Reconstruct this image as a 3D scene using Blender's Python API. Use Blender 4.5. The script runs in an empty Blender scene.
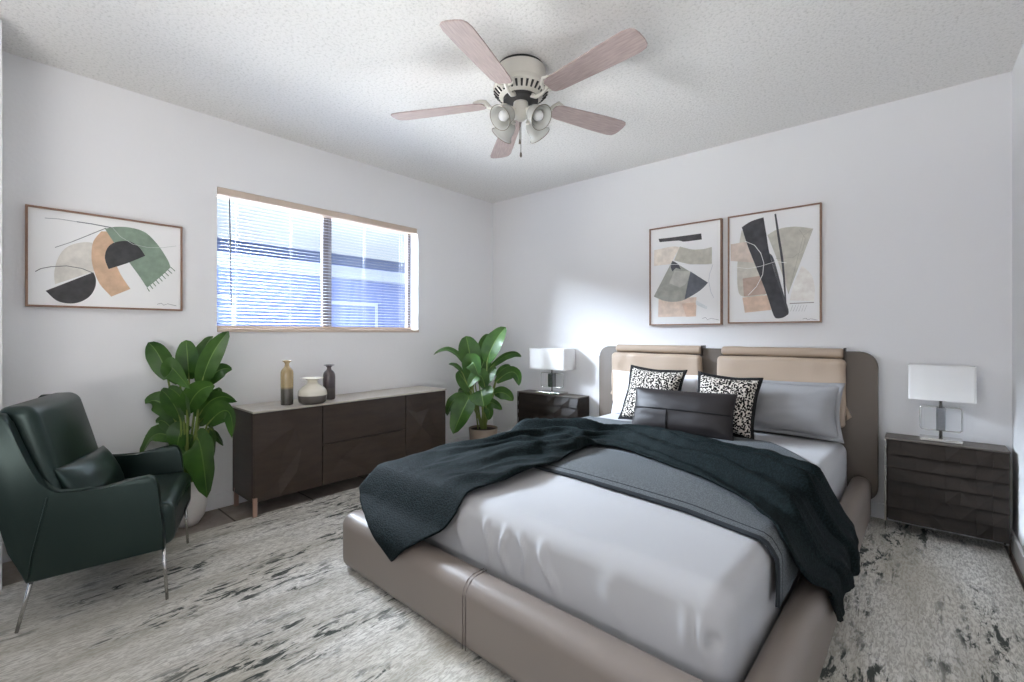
import bpy, bmesh, math, random
from mathutils import Vector, Matrix, noise as mnoise
R = math.radians
scene = bpy.context.scene
COL = scene.collection

# ---------------------------------------------------------------- camera
cam_data = bpy.data.cameras.new('camera')
cam = bpy.data.objects.new('camera', cam_data); COL.objects.link(cam)
cam.location = (3.268, -3.460, 1.095)
cam.rotation_euler = (R(90), 0, math.atan(398 / 458))
cam_data.sensor_width = 36.0
cam_data.lens = 458 / 1024 * 36.0
cam_data.shift_y = -8 / 1024
cam_data.clip_start = 0.02
scene.camera = cam

# ---------------------------------------------------------------- exposure, sky, lights
scene.view_settings.view_transform = 'Standard'
scene.view_settings.look = 'None'
scene.view_settings.gamma = 1.0
scene.view_settings.use_curve_mapping = False
scene.view_settings.exposure = 1.16
scene.cycles.max_bounces = 8
scene.cycles.diffuse_bounces = 6
scene.cycles.caustics_reflective = False
scene.cycles.caustics_refractive = False
scene.cycles.sample_clamp_indirect = 4.0

world = bpy.data.worlds.new('daylight_sky'); scene.world = world
world.use_nodes = True
wn = world.node_tree; wn.nodes.clear()
w_out = wn.nodes.new('ShaderNodeOutputWorld'); w_bg = wn.nodes.new('ShaderNodeBackground')
w_tc = wn.nodes.new('ShaderNodeTexCoord'); w_sep = wn.nodes.new('ShaderNodeSeparateXYZ')
# sky: brighter towards the sunny side (the window faces it), dull on the other side
w_ramp = wn.nodes.new('ShaderNodeValToRGB')
w_ramp.color_ramp.elements[0].position = 0.0; w_ramp.color_ramp.elements[0].color = (0.78, 0.82, 0.90, 1)
w_ramp.color_ramp.elements[1].position = 0.6; w_ramp.color_ramp.elements[1].color = (0.55, 0.72, 1.0, 1)
w_side = wn.nodes.new('ShaderNodeMapRange')
for k_, v_ in zip(('From Min', 'From Max', 'To Min', 'To Max'), (-0.35, 0.15, 0.50, 0.14)): w_side.inputs[k_].default_value = v_
wn.links.new(w_tc.outputs['Generated'], w_sep.inputs[0]); wn.links.new(w_sep.outputs['Z'], w_ramp.inputs[0])
wn.links.new(w_sep.outputs['X'], w_side.inputs[0]); wn.links.new(w_side.outputs[0], w_bg.inputs[1])
wn.links.new(w_ramp.outputs[0], w_bg.inputs[0])
wn.links.new(w_bg.outputs[0], w_out.inputs[0])

def area_light(name, loc, target, sx, sy, power, color):
    l = bpy.data.lights.new(name, 'AREA'); l.shape = 'RECTANGLE'; l.size = sx; l.size_y = sy
    l.energy = power; l.color = color
    o = bpy.data.objects.new(name, l); COL.objects.link(o); o.location = loc
    o.rotation_euler = (Vector(target) - Vector(loc)).to_track_quat('-Z', 'Y').to_euler()
    return o
area_light('bright_sky_outside_window', (-2.7, -2.9, 3.45), (0.0, -1.73, 1.55), 2.6, 1.4, 2000, (0.80, 0.87, 1.0))
area_light('added_uplight_outside_window', (-1.9, -1.7, -0.2), (1.3, -1.6, 2.4), 3.0, 2.2, 1050, (1.0, 0.975, 0.95))  # unseen lamp added below the sill to brighten the ceiling through the window
area_light('added_ceiling_fill', (2.5, -4.45, 0.75), (2.4, -3.7, 2.44), 1.8, 0.6, 22, (1.0, 0.99, 0.975))  # fill lamp added behind the camera, aimed up to even out the ceiling

# ---------------------------------------------------------------- materials
def lin(c):
    return tuple(((x / 255) / 12.92 if x / 255 <= 0.04045 else ((x / 255 + 0.055) / 1.055) ** 2.4) for x in c) + (1.0,)

def mat(name, color, rough=0.5, metal=0.0, spec=0.5, bump=None, mottle=None, sheen=0.0, coat=0.0, trans=0.0, stretch=None):
    """bump = (noise scale, strength, distance); mottle = (second colour, scale, low, high)"""
    m = bpy.data.materials.new(name); m.use_nodes = True
    nt = m.node_tree; b = nt.nodes['Principled BSDF']
    b.inputs['Base Color'].default_value = lin(color)
    b.inputs['Roughness'].default_value = rough
    b.inputs['Metallic'].default_value = metal
    b.inputs['Specular IOR Level'].default_value = spec
    if sheen: b.inputs['Sheen Weight'].default_value = sheen
    if coat: b.inputs['Coat Weight'].default_value = coat; b.inputs['Coat Roughness'].default_value = 0.12
    if trans: b.inputs['Transmission Weight'].default_value = trans
    tc = nt.nodes.new('ShaderNodeTexCoord'); mp = nt.nodes.new('ShaderNodeMapping')
    nt.links.new(tc.outputs['Object'], mp.inputs[0])
    if stretch: mp.inputs['Scale'].default_value = stretch
    if bump:
        n = nt.nodes.new('ShaderNodeTexNoise'); n.inputs['Scale'].default_value = bump[0]; n.inputs['Detail'].default_value = 3
        bp = nt.nodes.new('ShaderNodeBump'); bp.inputs['Strength'].default_value = bump[1]; bp.inputs['Distance'].default_value = bump[2]
        nt.links.new(mp.outputs[0], n.inputs['Vector']); nt.links.new(n.outputs[0], bp.inputs['Height'])
        nt.links.new(bp.outputs[0], b.inputs['Normal'])
    if mottle:
        n = nt.nodes.new('ShaderNodeTexNoise'); n.inputs['Scale'].default_value = mottle[1]; n.inputs['Detail'].default_value = 4
        r = nt.nodes.new('ShaderNodeValToRGB')
        r.color_ramp.elements[0].position = mottle[2]; r.color_ramp.elements[0].color = lin(color)
        r.color_ramp.elements[1].position = mottle[3]; r.color_ramp.elements[1].color = lin(mottle[0])
        nt.links.new(mp.outputs[0], n.inputs['Vector']); nt.links.new(n.outputs[0], r.inputs[0])
        nt.links.new(r.outputs[0], b.inputs['Base Color'])
    return m

M = {}
M['wall'] = mat('painted_wall', (237, 236.3, 237), 0.75, spec=0.25, bump=(55, 0.12, 0.004))
M['trim'] = mat('white_trim', (236, 236, 238), 0.45)
M['tile'] = None
M['window_metal'] = mat('tan_window_metal', (206, 188, 172), 0.45, spec=0.5)
M['bronze'] = mat('dark_bronze_metal', (92, 84, 84), 0.4, metal=0.3)
M['slat'] = mat('white_blind_slat', (168, 172, 182), 0.5)
M['wand'] = mat('grey_wand', (120, 128, 138), 0.3)
M['green_leather'] = mat('dark_green_leather', (14, 27, 24), 0.36, spec=0.55, bump=(420, 0.08, 0.001))
M['green_leather'].node_tree.nodes['Principled BSDF'].inputs['Specular Tint'].default_value = (0.8, 1.0, 0.95, 1)
M['chrome'] = mat('polished_steel', (205, 203, 200), 0.2, metal=1.0)
M['copper_leg'] = mat('rosy_metal_leg', (190, 160, 145), 0.3, metal=0.8)
M['dark_leg'] = mat('dark_metal_leg', (70, 60, 54), 0.35, metal=0.7)
M['walnut'] = mat('smoked_wood', (60, 48, 39), 0.38, spec=0.42, mottle=((50, 39, 31), 7, 0.35, 0.7), bump=(60, 0.12, 0.002), stretch=(1, 1, 5))
M['walnut_dark'] = mat('dark_smoked_wood', (42, 34, 28), 0.5, spec=0.22, mottle=((34, 28, 23), 7, 0.35, 0.7), stretch=(1, 1, 5))
M['walnut_top'] = mat('smoked_wood_top', (86, 77, 69), 0.4, spec=0.4, mottle=((90, 82, 76), 9, 0.35, 0.7), stretch=(5, 1, 1))
M['sideboard_top'] = mat('top_with_painted_reflection', (196, 188, 178), 0.3, spec=0.6, mottle=((176, 168, 158), 9, 0.35, 0.7), stretch=(5, 1, 1))  # reflection of window and wall painted in as a paler base colour
M['leather_taupe'] = mat('taupe_leather', (126, 115, 107), 0.46, spec=0.45, bump=(300, 0.06, 0.001))
M['leather_seam'] = mat('taupe_leather_seam', (104, 94, 88), 0.55)
M['headboard'] = mat('brown_grey_headboard', (98, 88, 79), 0.55, bump=(300, 0.06, 0.001))
M['pad'] = mat('beige_leather_pad', (178, 158, 139), 0.5, bump=(240, 0.08, 0.001))
M['sheet'] = mat('pale_grey_cotton', (172, 171, 172), 0.9, spec=0.15, bump=(900, 0.1, 0.0006), sheen=0.1)
M['pillow_grey'] = mat('grey_cotton', (150, 149, 150), 0.9, spec=0.15, bump=(700, 0.1, 0.0006))
M['pillow_white'] = mat('white_cotton', (226, 226, 230), 0.9, spec=0.15, bump=(700, 0.1, 0.0006))
M['black_leather'] = mat('black_brown_leather', (30, 25, 25), 0.52, spec=0.32, bump=(300, 0.06, 0.001))
M['black_cloth'] = mat('black_cloth', (28, 27, 28), 0.8, spec=0.2)
M['throw'] = mat('dark_teal_knit', (6, 12, 13), 0.78, spec=0.09, bump=(150, 0.9, 0.004), mottle=((22, 33, 34), 150, 0.44, 0.62))
M['runner'] = mat('grey_wool', (84, 87, 89), 0.95, spec=0.1, bump=(600, 0.25, 0.001), mottle=((106, 109, 111), 200, 0.45, 0.6))
M['runner_edge'] = mat('dark_wool_edge', (44, 47, 50), 0.9, spec=0.1)
M['shade'] = mat('white_lamp_shade', (243, 242, 240), 0.8, spec=0.1)
M['lamp_glass'] = mat('smoked_chrome', (150, 152, 155), 0.15, metal=0.9)
M['pot_white'] = mat('white_ceramic', (226, 222, 218), 0.4)
M['pot_beige'] = mat('beige_ceramic', (152, 137, 122), 0.6)
M['soil'] = mat('potting_soil', (58, 46, 38), 0.95, bump=(90, 0.8, 0.01))
M['leaf'] = mat('green_leaf', (72, 108, 45), 0.38, spec=0.4, mottle=((44, 78, 32), 9, 0.35, 0.7))
M['stalk'] = mat('leaf_stalk', (128, 146, 74), 0.5)
M['rib'] = mat('leaf_rib', (104, 136, 66), 0.45)
M['frame_wood'] = mat('thin_brown_frame', (150, 116, 96), 0.5, mottle=((132, 100, 82), 30, 0.4, 0.7))
M['paper'] = mat('white_art_paper', (246, 245, 244), 0.85, spec=0.1)
M['fan_white'] = mat('ivory_enamel', (214, 210, 200), 0.4)
M['fan_dark'] = mat('dark_fan_motor', (46, 44, 44), 0.6)
M['blade'] = mat('pale_pinkish_wood', (188, 170, 165), 0.55, mottle=((168, 150, 146), 14, 0.35, 0.7), stretch=(1, 9, 1))
M['bulb'] = mat('white_bulb', (240, 240, 238), 0.3)
M['brass'] = mat('antique_brass', (120, 110, 96), 0.35, metal=0.8)
M['house_wall'] = mat('pale_blue_siding', (118, 134, 186), 0.8)
M['house_white'] = mat('white_fascia', (206, 212, 226), 0.7)
M['house_ground'] = mat('pale_gravel', (120, 124, 132), 0.9)

# frosted lamp glass
g = bpy.data.materials.new('frosted_glass'); g.use_nodes = True
gb = g.node_tree.nodes['Principled BSDF']
gb.inputs['Base Color'].default_value = lin((248, 248, 242)); gb.inputs['Roughness'].default_value = 0.22
gb.inputs['Transmission Weight'].default_value = 0.5; gb.inputs['IOR'].default_value = 1.15
M['fan_glass'] = g
# window pane
g = bpy.data.materials.new('window_glass'); g.use_nodes = True
nt = g.node_tree; nt.nodes.clear()
o_ = nt.nodes.new('ShaderNodeOutputMaterial'); tb = nt.nodes.new('ShaderNodeBsdfTransparent'); gl = nt.nodes.new('ShaderNodeBsdfGlossy')
mx = nt.nodes.new('ShaderNodeMixShader'); gl.inputs['Roughness'].default_value = 0.02; mx.inputs[0].default_value = 0.05
tb.inputs[0].default_value = (0.94, 0.97, 0.98, 1)
nt.links.new(tb.outputs[0], mx.inputs[1]); nt.links.new(gl.outputs[0], mx.inputs[2]); nt.links.new(mx.outputs[0], o_.inputs[0])
M['glass'] = g

def nodes_of(name, rough, spec=0.3):
    m = bpy.data.materials.new(name); m.use_nodes = True
    b = m.node_tree.nodes['Principled BSDF']; b.inputs['Roughness'].default_value = rough; b.inputs['Specular IOR Level'].default_value = spec
    return m, m.node_tree, b
def ramp(nt, fac, stops):
    r = nt.nodes.new('ShaderNodeValToRGB'); e = r.color_ramp.elements
    while len(e) < len(stops): e.new(0.5)
    for k, (p, c) in enumerate(stops):
        e[k].position = p; e[k].color = lin(c) if len(c) == 3 else c
    nt.links.new(fac, r.inputs[0]); return r.outputs[0]
def noise_tex(nt, vec, scale, detail=3, rough=0.5, dist=0.0):
    n = nt.nodes.new('ShaderNodeTexNoise'); n.inputs['Scale'].default_value = scale; n.inputs['Detail'].default_value = detail
    n.inputs['Roughness'].default_value = rough; n.inputs['Distortion'].default_value = dist
    nt.links.new(vec, n.inputs['Vector']); return n.outputs[0]
def mapping(nt, scale):
    tc = nt.nodes.new('ShaderNodeTexCoord'); mp = nt.nodes.new('ShaderNodeMapping'); mp.inputs['Scale'].default_value = scale
    nt.links.new(tc.outputs['Object'], mp.inputs[0]); return mp.outputs[0]
def mixc(nt, fac, a, b):
    m = nt.nodes.new('ShaderNodeMix'); m.data_type = 'RGBA'
    nt.links.new(fac, m.inputs[0])
    for s, v in ((6, a), (7, b)):
        if isinstance(v, tuple): m.inputs[s].default_value = lin(v)
        else: nt.links.new(v, m.inputs[s])
    return m.outputs[2]
def mathn(nt, op, a, b):
    m = nt.nodes.new('ShaderNodeMath'); m.operation = op
    for s, v in ((0, a), (1, b)):
        if isinstance(v, (int, float)): m.inputs[s].default_value = v
        else: nt.links.new(v, m.inputs[s])
    return m.outputs[0]
def bump_in(nt, b, h, strength, dist):
    bp = nt.nodes.new('ShaderNodeBump'); bp.inputs['Strength'].default_value = strength; bp.inputs['Distance'].default_value = dist
    nt.links.new(h, bp.inputs['Height']); nt.links.new(bp.outputs[0], b.inputs['Normal'])

# popcorn ceiling
m, nt, b = nodes_of('popcorn_ceiling', 0.9, 0.1)
v = mapping(nt, (1, 1, 1)); n1 = noise_tex(nt, v, 75, 4, 0.7); n2 = noise_tex(nt, v, 2.2, 2)
c1 = ramp(nt, n1, [(0.30, (214, 212, 208)), (0.50, (241, 239, 236))])
nt.links.new(c1, b.inputs['Base Color']); bump_in(nt, b, n1, 0.8, 0.009); M['ceiling'] = m
# rug: ribbed pale wool with worn dark streaks running along the room
m, nt, b = nodes_of('distressed_rug_wool', 0.97, 0.05)
v1 = mapping(nt, (9, 0.9, 1)); v2 = mapping(nt, (3.4, 1.3, 1)); v3 = mapping(nt, (135, 34, 1)); v4 = mapping(nt, (30, 8, 1)); v5 = mapping(nt, (1.3, 0.8, 1))
base = ramp(nt, noise_tex(nt, v1, 1.0, 4, 0.6), [(0.36, (196, 192, 183)), (0.52, (226, 222, 215)), (0.68, (238, 235, 229))])
thr = noise_tex(nt, v3, 1.0, 2, 0.6, 0.8)
base = mixc(nt, ramp(nt, thr, [(0.40, (0.62, 0.62, 0.62, 1)), (0.58, (0, 0, 0, 1))]), base, (142, 137, 127))
patch = ramp(nt, noise_tex(nt, v2, 1.0, 4, 0.65), [(0.47, (0, 0, 0, 1)), (0.58, (1, 1, 1, 1))])
streak = ramp(nt, noise_tex(nt, v4, 1.0, 4, 0.7, 0.5), [(0.515, (0, 0, 0, 1)), (0.585, (1, 1, 1, 1))])
fac = mathn(nt, 'MULTIPLY', patch, streak)
worn = ramp(nt, noise_tex(nt, v5, 1.0, 3, 0.5), [(0.42, (0.0, 0.0, 0.0, 1)), (0.62, (0.45, 0.45, 0.45, 1))])
base = mixc(nt, worn, base, (176, 168, 150))
col = mixc(nt, fac, base, (78, 81, 77)); nt.links.new(col, b.inputs['Base Color'])
bump_in(nt, b, thr, 0.7, 0.006); M['rug'] = m
# floor tiles with dark grout
m, nt, b = nodes_of('grey_brown_floor_tile', 0.5, 0.4)
tc = nt.nodes.new('ShaderNodeTexCoord'); sp = nt.nodes.new('ShaderNodeSeparateXYZ'); nt.links.new(tc.outputs['Object'], sp.inputs[0])
def grout(axis, off):
    a = mathn(nt, 'ADD', sp.outputs[axis], off); f = mathn(nt, 'MULTIPLY', a, 1 / 0.46); f = mathn(nt, 'FRACT', f, 0)
    f = mathn(nt, 'SUBTRACT', f, 0.5); f = mathn(nt, 'ABSOLUTE', f, 0); return mathn(nt, 'GREATER_THAN', f, 0.489)
gf = mathn(nt, 'MAXIMUM', grout('Y', 2.505 + 4.6), grout('X', 4.6 - 0.42))
vv = mapping(nt, (1, 1, 1))
tcol = ramp(nt, noise_tex(nt, vv, 9, 5, 0.6), [(0.35, (128, 117, 108)), (0.65, (156, 145, 136))])
nt.links.new(mixc(nt, gf, tcol, (76, 64, 56)), b.inputs['Base Color']); M['tile'] = m
# leopard print
m, nt, b = nodes_of('leopard_print_cloth', 0.9, 0.1)
v = mapping(nt, (1, 1, 1)); 
vo = nt.nodes.new('ShaderNodeTexVoronoi'); vo.feature = 'F1'; vo.inputs['Scale'].default_value = 88; vo.inputs['Randomness'].default_value = 0.9
nt.links.new(v, vo.inputs['Vector'])
dn = mathn(nt, 'MULTIPLY', noise_tex(nt, v, 110, 3, 0.6), 0.7)
dd = mathn(nt, 'ADD', vo.outputs['Distance'], dn)
nt.links.new(ramp(nt, dd, [(0.86, (20, 18, 18)), (0.93, (206, 198, 188))]), b.inputs['Base Color']); M['leopard'] = m
def grad(name, stops, rough=0.25, axis='Z', coat=0.4):
    m, nt, b = nodes_of(name, rough, 0.5); tc = nt.nodes.new('ShaderNodeTexCoord'); sp = nt.nodes.new('ShaderNodeSeparateXYZ')
    nt.links.new(tc.outputs['Object'], sp.inputs[0]); s = mathn(nt, 'MULTIPLY', sp.outputs[axis], 3.0)
    nt.links.new(ramp(nt, s, [(p * 3.0, c) for p, c in stops]), b.inputs['Base Color']); b.inputs['Coat Weight'].default_value = coat
    return m
M['vase_gold'] = grad('two_tone_ochre_glaze', [(0.0, (70, 66, 62)), (0.10, (92, 88, 82)), (0.118, (168, 148, 110)), (0.29, (176, 152, 112))])
M['vase_cream'] = grad('two_tone_cream_glaze', [(0.0, (66, 60, 56)), (0.052, (96, 90, 84)), (0.058, (222, 216, 202)), (0.17, (236, 230, 214))])
M['vase_dark'] = grad('two_tone_plum_glaze', [(0.0, (58, 50, 48)), (0.075, (84, 76, 72)), (0.085, (70, 60, 62)), (0.24, (84, 74, 76))])

# ---------------------------------------------------------------- builders
def mesh_obj(name, bm, mats, parent=None, smooth=True, loc=None):
    me = bpy.data.meshes.new(name); bm.to_mesh(me); bm.free()
    for k in (mats if isinstance(mats, (list, tuple)) else [mats]): me.materials.append(M[k])
    if smooth:
        me.polygons.foreach_set('use_smooth', [True] * len(me.polygons))
    o = bpy.data.objects.new(name, me); COL.objects.link(o)
    if parent: o.parent = parent
    if loc: o.location = loc
    return o
def tag(o, label=None, cat=None, group=None, kind=None):
    if label: o['label'] = label
    if cat: o['category'] = cat
    if group: o['group'] = group
    if kind: o['kind'] = kind
    return o
def thing(name, loc, label, cat, rot=(0, 0, 0), group=None):
    o = bpy.data.objects.new(name, None); COL.objects.link(o); o.location = loc; o.rotation_euler = rot
    o.empty_display_size = 0.1
    return tag(o, label, cat, group)
def autosmooth(o, ang=35):
    me = o.data; cosr = math.cos(R(ang))
    bm = bmesh.new(); bm.from_mesh(me)
    for e in bm.edges:
        if len(e.link_faces) == 2: e.smooth = e.link_faces[0].normal.dot(e.link_faces[1].normal) > cosr
    bm.to_mesh(me); bm.free(); return o
def add_box(bm, lo, hi, bev=0.0, seg=2):
    c = [(a + b) / 2 for a, b in zip(lo, hi)]; s = [abs(b - a) for a, b in zip(lo, hi)]
    r = bmesh.ops.create_cube(bm, size=1.0, matrix=Matrix.Translation(c) @ Matrix.Diagonal((*s, 1)))
    if bev:
        es = list({e for v in r['verts'] for e in v.link_edges})
        bmesh.ops.bevel(bm, geom=es, offset=bev, segments=seg, profile=0.5, affect='EDGES')
    return bm
def box(lo, hi, bev=0.0, seg=2):
    return add_box(bmesh.new(), lo, hi, bev, seg)
def add_tube(bm, pts, r, n=10, closed=False, caps=True, flat=None):
    pts = [Vector(p) for p in pts]; N = len(pts); rings = []
    rad = r if isinstance(r, (list, tuple)) else [r] * N
    up = None
    for i, p in enumerate(pts):
        if closed: t = pts[(i + 1) % N] - pts[i - 1]
        else: t = pts[min(i + 1, N - 1)] - pts[max(i - 1, 0)]
        t.normalize()
        if up is None: up = Vector((0, 0, 1)) if abs(t.z) < 0.9 else Vector((1, 0, 0))
        a = t.cross(up).normalized(); bq = a.cross(t).normalized(); up = bq
        rings.append([bm.verts.new(p + rad[i] * (math.cos(2 * math.pi * k / n) * a + math.sin(2 * math.pi * k / n) * bq)) for k in range(n)])
    for i in range(N if closed else N - 1):
        A, B = rings[i], rings[(i + 1) % N]
        for k in range(n): bm.faces.new((A[k], A[(k + 1) % n], B[(k + 1) % n], B[k]))
    if caps and not closed: bm.faces.new(rings[0][::-1]); bm.faces.new(rings[-1])
    return bm
def add_lathe(bm, prof, n=40, mtx=None, cap=True):
    rings = []
    for (r, z) in prof:
        rings.append([bm.verts.new((r * math.cos(2 * math.pi * k / n), r * math.sin(2 * math.pi * k / n), z)) for k in range(n)])
    for A, B in zip(rings, rings[1:]):
        for k in range(n): bm.faces.new((A[k], A[(k + 1) % n], B[(k + 1) % n], B[k]))
    if cap: bm.faces.new(rings[0][::-1]); bm.faces.new(rings[-1])
    if mtx is not None: bmesh.ops.transform(bm, matrix=mtx, verts=[v for r in rings for v in r])
    return bm
def add_prism(bm, outline, fn, d0, d1, bev=0.0, seg=3):
    """outline = 2-D points; fn(a, b, d) -> 3-D point; extruded from d0 to d1"""
    A = [bm.verts.new(fn(a, b_, d0)) for a, b_ in outline]; B = [bm.verts.new(fn(a, b_, d1)) for a, b_ in outline]
    n = len(A); fs = [bm.faces.new(A[::-1]), bm.faces.new(B)]
    for k in range(n): fs.append(bm.faces.new((A[k], A[(k + 1) % n], B[(k + 1) % n], B[k])))
    if bev:
        es = [e for e in {e for f in fs[:2] for e in f.edges}]
        bmesh.ops.bevel(bm, geom=es, offset=bev, segments=seg, profile=0.5, affect='EDGES')
    bmesh.ops.recalc_face_normals(bm, faces=bm.faces)
    return bm
def rounded_rect(x0, x1, y0, y1, r, n=8):
    out = []
    for cx, cy, a0 in ((x1 - r, y1 - r, 0), (x0 + r, y1 - r, 90), (x0 + r, y0 + r, 180), (x1 - r, y0 + r, 270)):
        for k in range(n + 1): out.append((cx + r * math.cos(R(a0 + 90 * k / n)), cy + r * math.sin(R(a0 + 90 * k / n))))
    return out
def soft_box(c, h, r, n, disp=None):
    """dense box with all edges rounded to radius r; disp(point, normal) -> new point"""
    bm = bmesh.new(); cache = {}
    def V(p):
        k = tuple(round(x, 5) for x in p)
        if k not in cache:
            inner = Vector([max(-(h[i] - r[i]), min(h[i] - r[i], p[i])) for i in range(3)])
            d = Vector([(p[i] - inner[i]) / max(r[i], 1e-6) for i in range(3)])
            d.normalize()
            q = inner + Vector([d[i] * r[i] for i in range(3)])
            q = q + Vector(c)
            if disp: q = disp(q, d)
            cache[k] = bm.verts.new(q)
        return cache[k]
    def lin_(i):
        N = n[i]; xs = [-h[i] + 2 * h[i] * k / N for k in range(N + 1)]
        ex = [-h[i] + r[i] * t for t in (0.12, 0.3, 0.55, 0.8, 1.0)]
        xs = [x for x in xs if abs(x) < h[i] - r[i] * 1.02] + ex + [-x for x in ex] + [-h[i], h[i]]
        return sorted(set(round(x, 5) for x in xs))
    G = [lin_(i) for i in range(3)]
    for ax in range(3):
        u, w = [i for i in range(3) if i != ax]
        for s in (-1, 1):
            for i in range(len(G[u]) - 1):
                for j in range(len(G[w]) - 1):
                    q = []
                    for (a, b_) in ((i, j), (i + 1, j), (i + 1, j + 1), (i, j + 1)):
                        p = [0, 0, 0]; p[ax] = s * h[ax]; p[u] = G[u][a]; p[w] = G[w][b_]; q.append(V(p))
                    try: bm.faces.new(q)
                    except ValueError: pass
    bmesh.ops.recalc_face_normals(bm, faces=bm.faces)
    return bm
def fnoise(p, s, seed=0.0): return mnoise.noise(Vector((p[0] * s + seed, p[1] * s - seed, p[2] * s + 2 * seed)))

# ---------------------------------------------------------------- measured outlines (metres)
PLANT_L = [((0.044, -2.769, 0.83), (0.001, -2.807, 0.963), (-0.119, -2.858, 1.042), 0.097, 15), ((0.159, -2.695, 0.832), (0.165, -2.704, 0.956), (0.122, -2.701, 1.055), 0.091, 25), ((0.163, -2.653, 0.812), (0.179, -2.632, 0.985), (0.171, -2.579, 1.077), 0.097, -25), ((0.246, -2.66, 0.796), (0.31, -2.624, 0.971), (0.354, -2.553, 1.106), 0.086, 40), ((0.181, -2.743, 0.815), (0.226, -2.79, 0.904), (0.33, -2.733, 0.792), 0.097, 10), ((0.193, -2.626, 0.789), (0.256, -2.578, 0.876), (0.278, -2.513, 0.879), 0.074, 35), ((0.099, -2.748, 0.598), (0.046, -2.807, 0.702), (-0.073, -2.871, 0.698), 0.097, 25), ((0.051, -2.723, 0.6), (-0.007, -2.767, 0.716), (-0.125, -2.81, 0.721), 0.08, 20), ((0.173, -2.737, 0.6), (0.171, -2.778, 0.711), (0.112, -2.816, 0.777), 0.097, -15), ((0.226, -2.717, 0.632), (0.245, -2.754, 0.738), (0.191, -2.8, 0.793), 0.091, -20), ((0.234, -2.723, 0.656), (0.321, -2.694, 0.771), (0.386, -2.631, 0.804), 0.097, 30), ((0.198, -2.662, 0.615), (0.321, -2.608, 0.729), (0.411, -2.53, 0.707), 0.08, 40), ((0.132, -2.64, 0.569), (0.201, -2.593, 0.676), (0.197, -2.556, 0.777), 0.114, -10), ((0.237, -2.628, 0.569), (0.391, -2.574, 0.66), (0.434, -2.563, 0.514), 0.103, 25), ((0.103, -2.744, 0.507), (0.05, -2.784, 0.586), (-0.063, -2.822, 0.583), 0.063, 25), ((0.103, -2.744, 0.484), (0.046, -2.834, 0.519), (-0.031, -2.887, 0.392), 0.097, 30), ((0.264, -2.684, 0.509), (0.355, -2.684, 0.43), (0.399, -2.673, 0.203), 0.16, 12), ((0.179, -2.612, 0.53), (0.218, -2.578, 0.495), (0.204, -2.537, 0.427), 0.051, 20), ((0.146, -2.707, 0.541), (0.162, -2.739, 0.526), (0.144, -2.749, 0.423), 0.103, -20), ((0.273, -2.623, 0.556), (0.319, -2.617, 0.494), (0.289, -2.623, 0.35), 0.063, 30), ((0.148, -2.678, 0.502), (0.185, -2.706, 0.444), (0.182, -2.715, 0.321), 0.091, 10)]
PLANT_R = [((0.302, -0.691, 0.822), (0.224, -0.786, 0.946), (0.099, -0.868, 0.901), 0.053, 40), ((0.295, -0.697, 0.734), (0.245, -0.734, 0.804), (0.161, -0.748, 0.818), 0.044, 40), ((0.341, -0.631, 0.803), (0.321, -0.649, 0.944), (0.271, -0.638, 1.068), 0.159, 10), ((0.469, -0.573, 0.841), (0.522, -0.54, 1.008), (0.581, -0.449, 1.148), 0.141, -15), ((0.393, -0.546, 0.845), (0.389, -0.529, 0.979), (0.385, -0.46, 1.086), 0.097, 15), ((0.468, -0.547, 0.778), (0.601, -0.445, 0.902), (0.671, -0.344, 0.882), 0.062, 45), ((0.487, -0.464, 0.711), (0.524, -0.425, 0.773), (0.545, -0.347, 0.797), 0.062, 30), ((0.528, -0.521, 0.665), (0.664, -0.45, 0.756), (0.7, -0.412, 0.634), 0.097, 30), ((0.413, -0.701, 0.689), (0.463, -0.75, 0.849), (0.529, -0.732, 0.725), 0.132, 10), ((0.512, -0.642, 0.622), (0.522, -0.725, 0.741), (0.474, -0.807, 0.634), 0.106, 20), ((0.514, -0.693, 0.61), (0.563, -0.73, 0.567), (0.589, -0.733, 0.479), 0.176, 15), ((0.414, -0.726, 0.554), (0.42, -0.814, 0.445), (0.379, -0.889, 0.249), 0.167, 20), ((0.315, -0.68, 0.54), (0.251, -0.775, 0.5), (0.204, -0.803, 0.367), 0.088, 35), ((0.501, -0.518, 0.558), (0.581, -0.475, 0.569), (0.628, -0.408, 0.496), 0.097, 25), ((0.476, -0.593, 0.476), (0.543, -0.575, 0.489), (0.595, -0.516, 0.427), 0.07, 25), ((0.348, -0.651, 0.593), (0.302, -0.691, 0.681), (0.232, -0.699, 0.757), 0.115, 15), ((0.305, -0.622, 0.515), (0.261, -0.654, 0.577), (0.187, -0.658, 0.562), 0.07, 25), ((0.435, -0.576, 0.663), (0.482, -0.561, 0.736), (0.508, -0.512, 0.804), 0.115, -20), ((0.449, -0.59, 0.455), (0.496, -0.576, 0.415), (0.475, -0.567, 0.332), 0.07, 15), ((0.374, -0.589, 0.713), (0.407, -0.573, 0.803), (0.406, -0.534, 0.872), 0.159, 5)]
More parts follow.
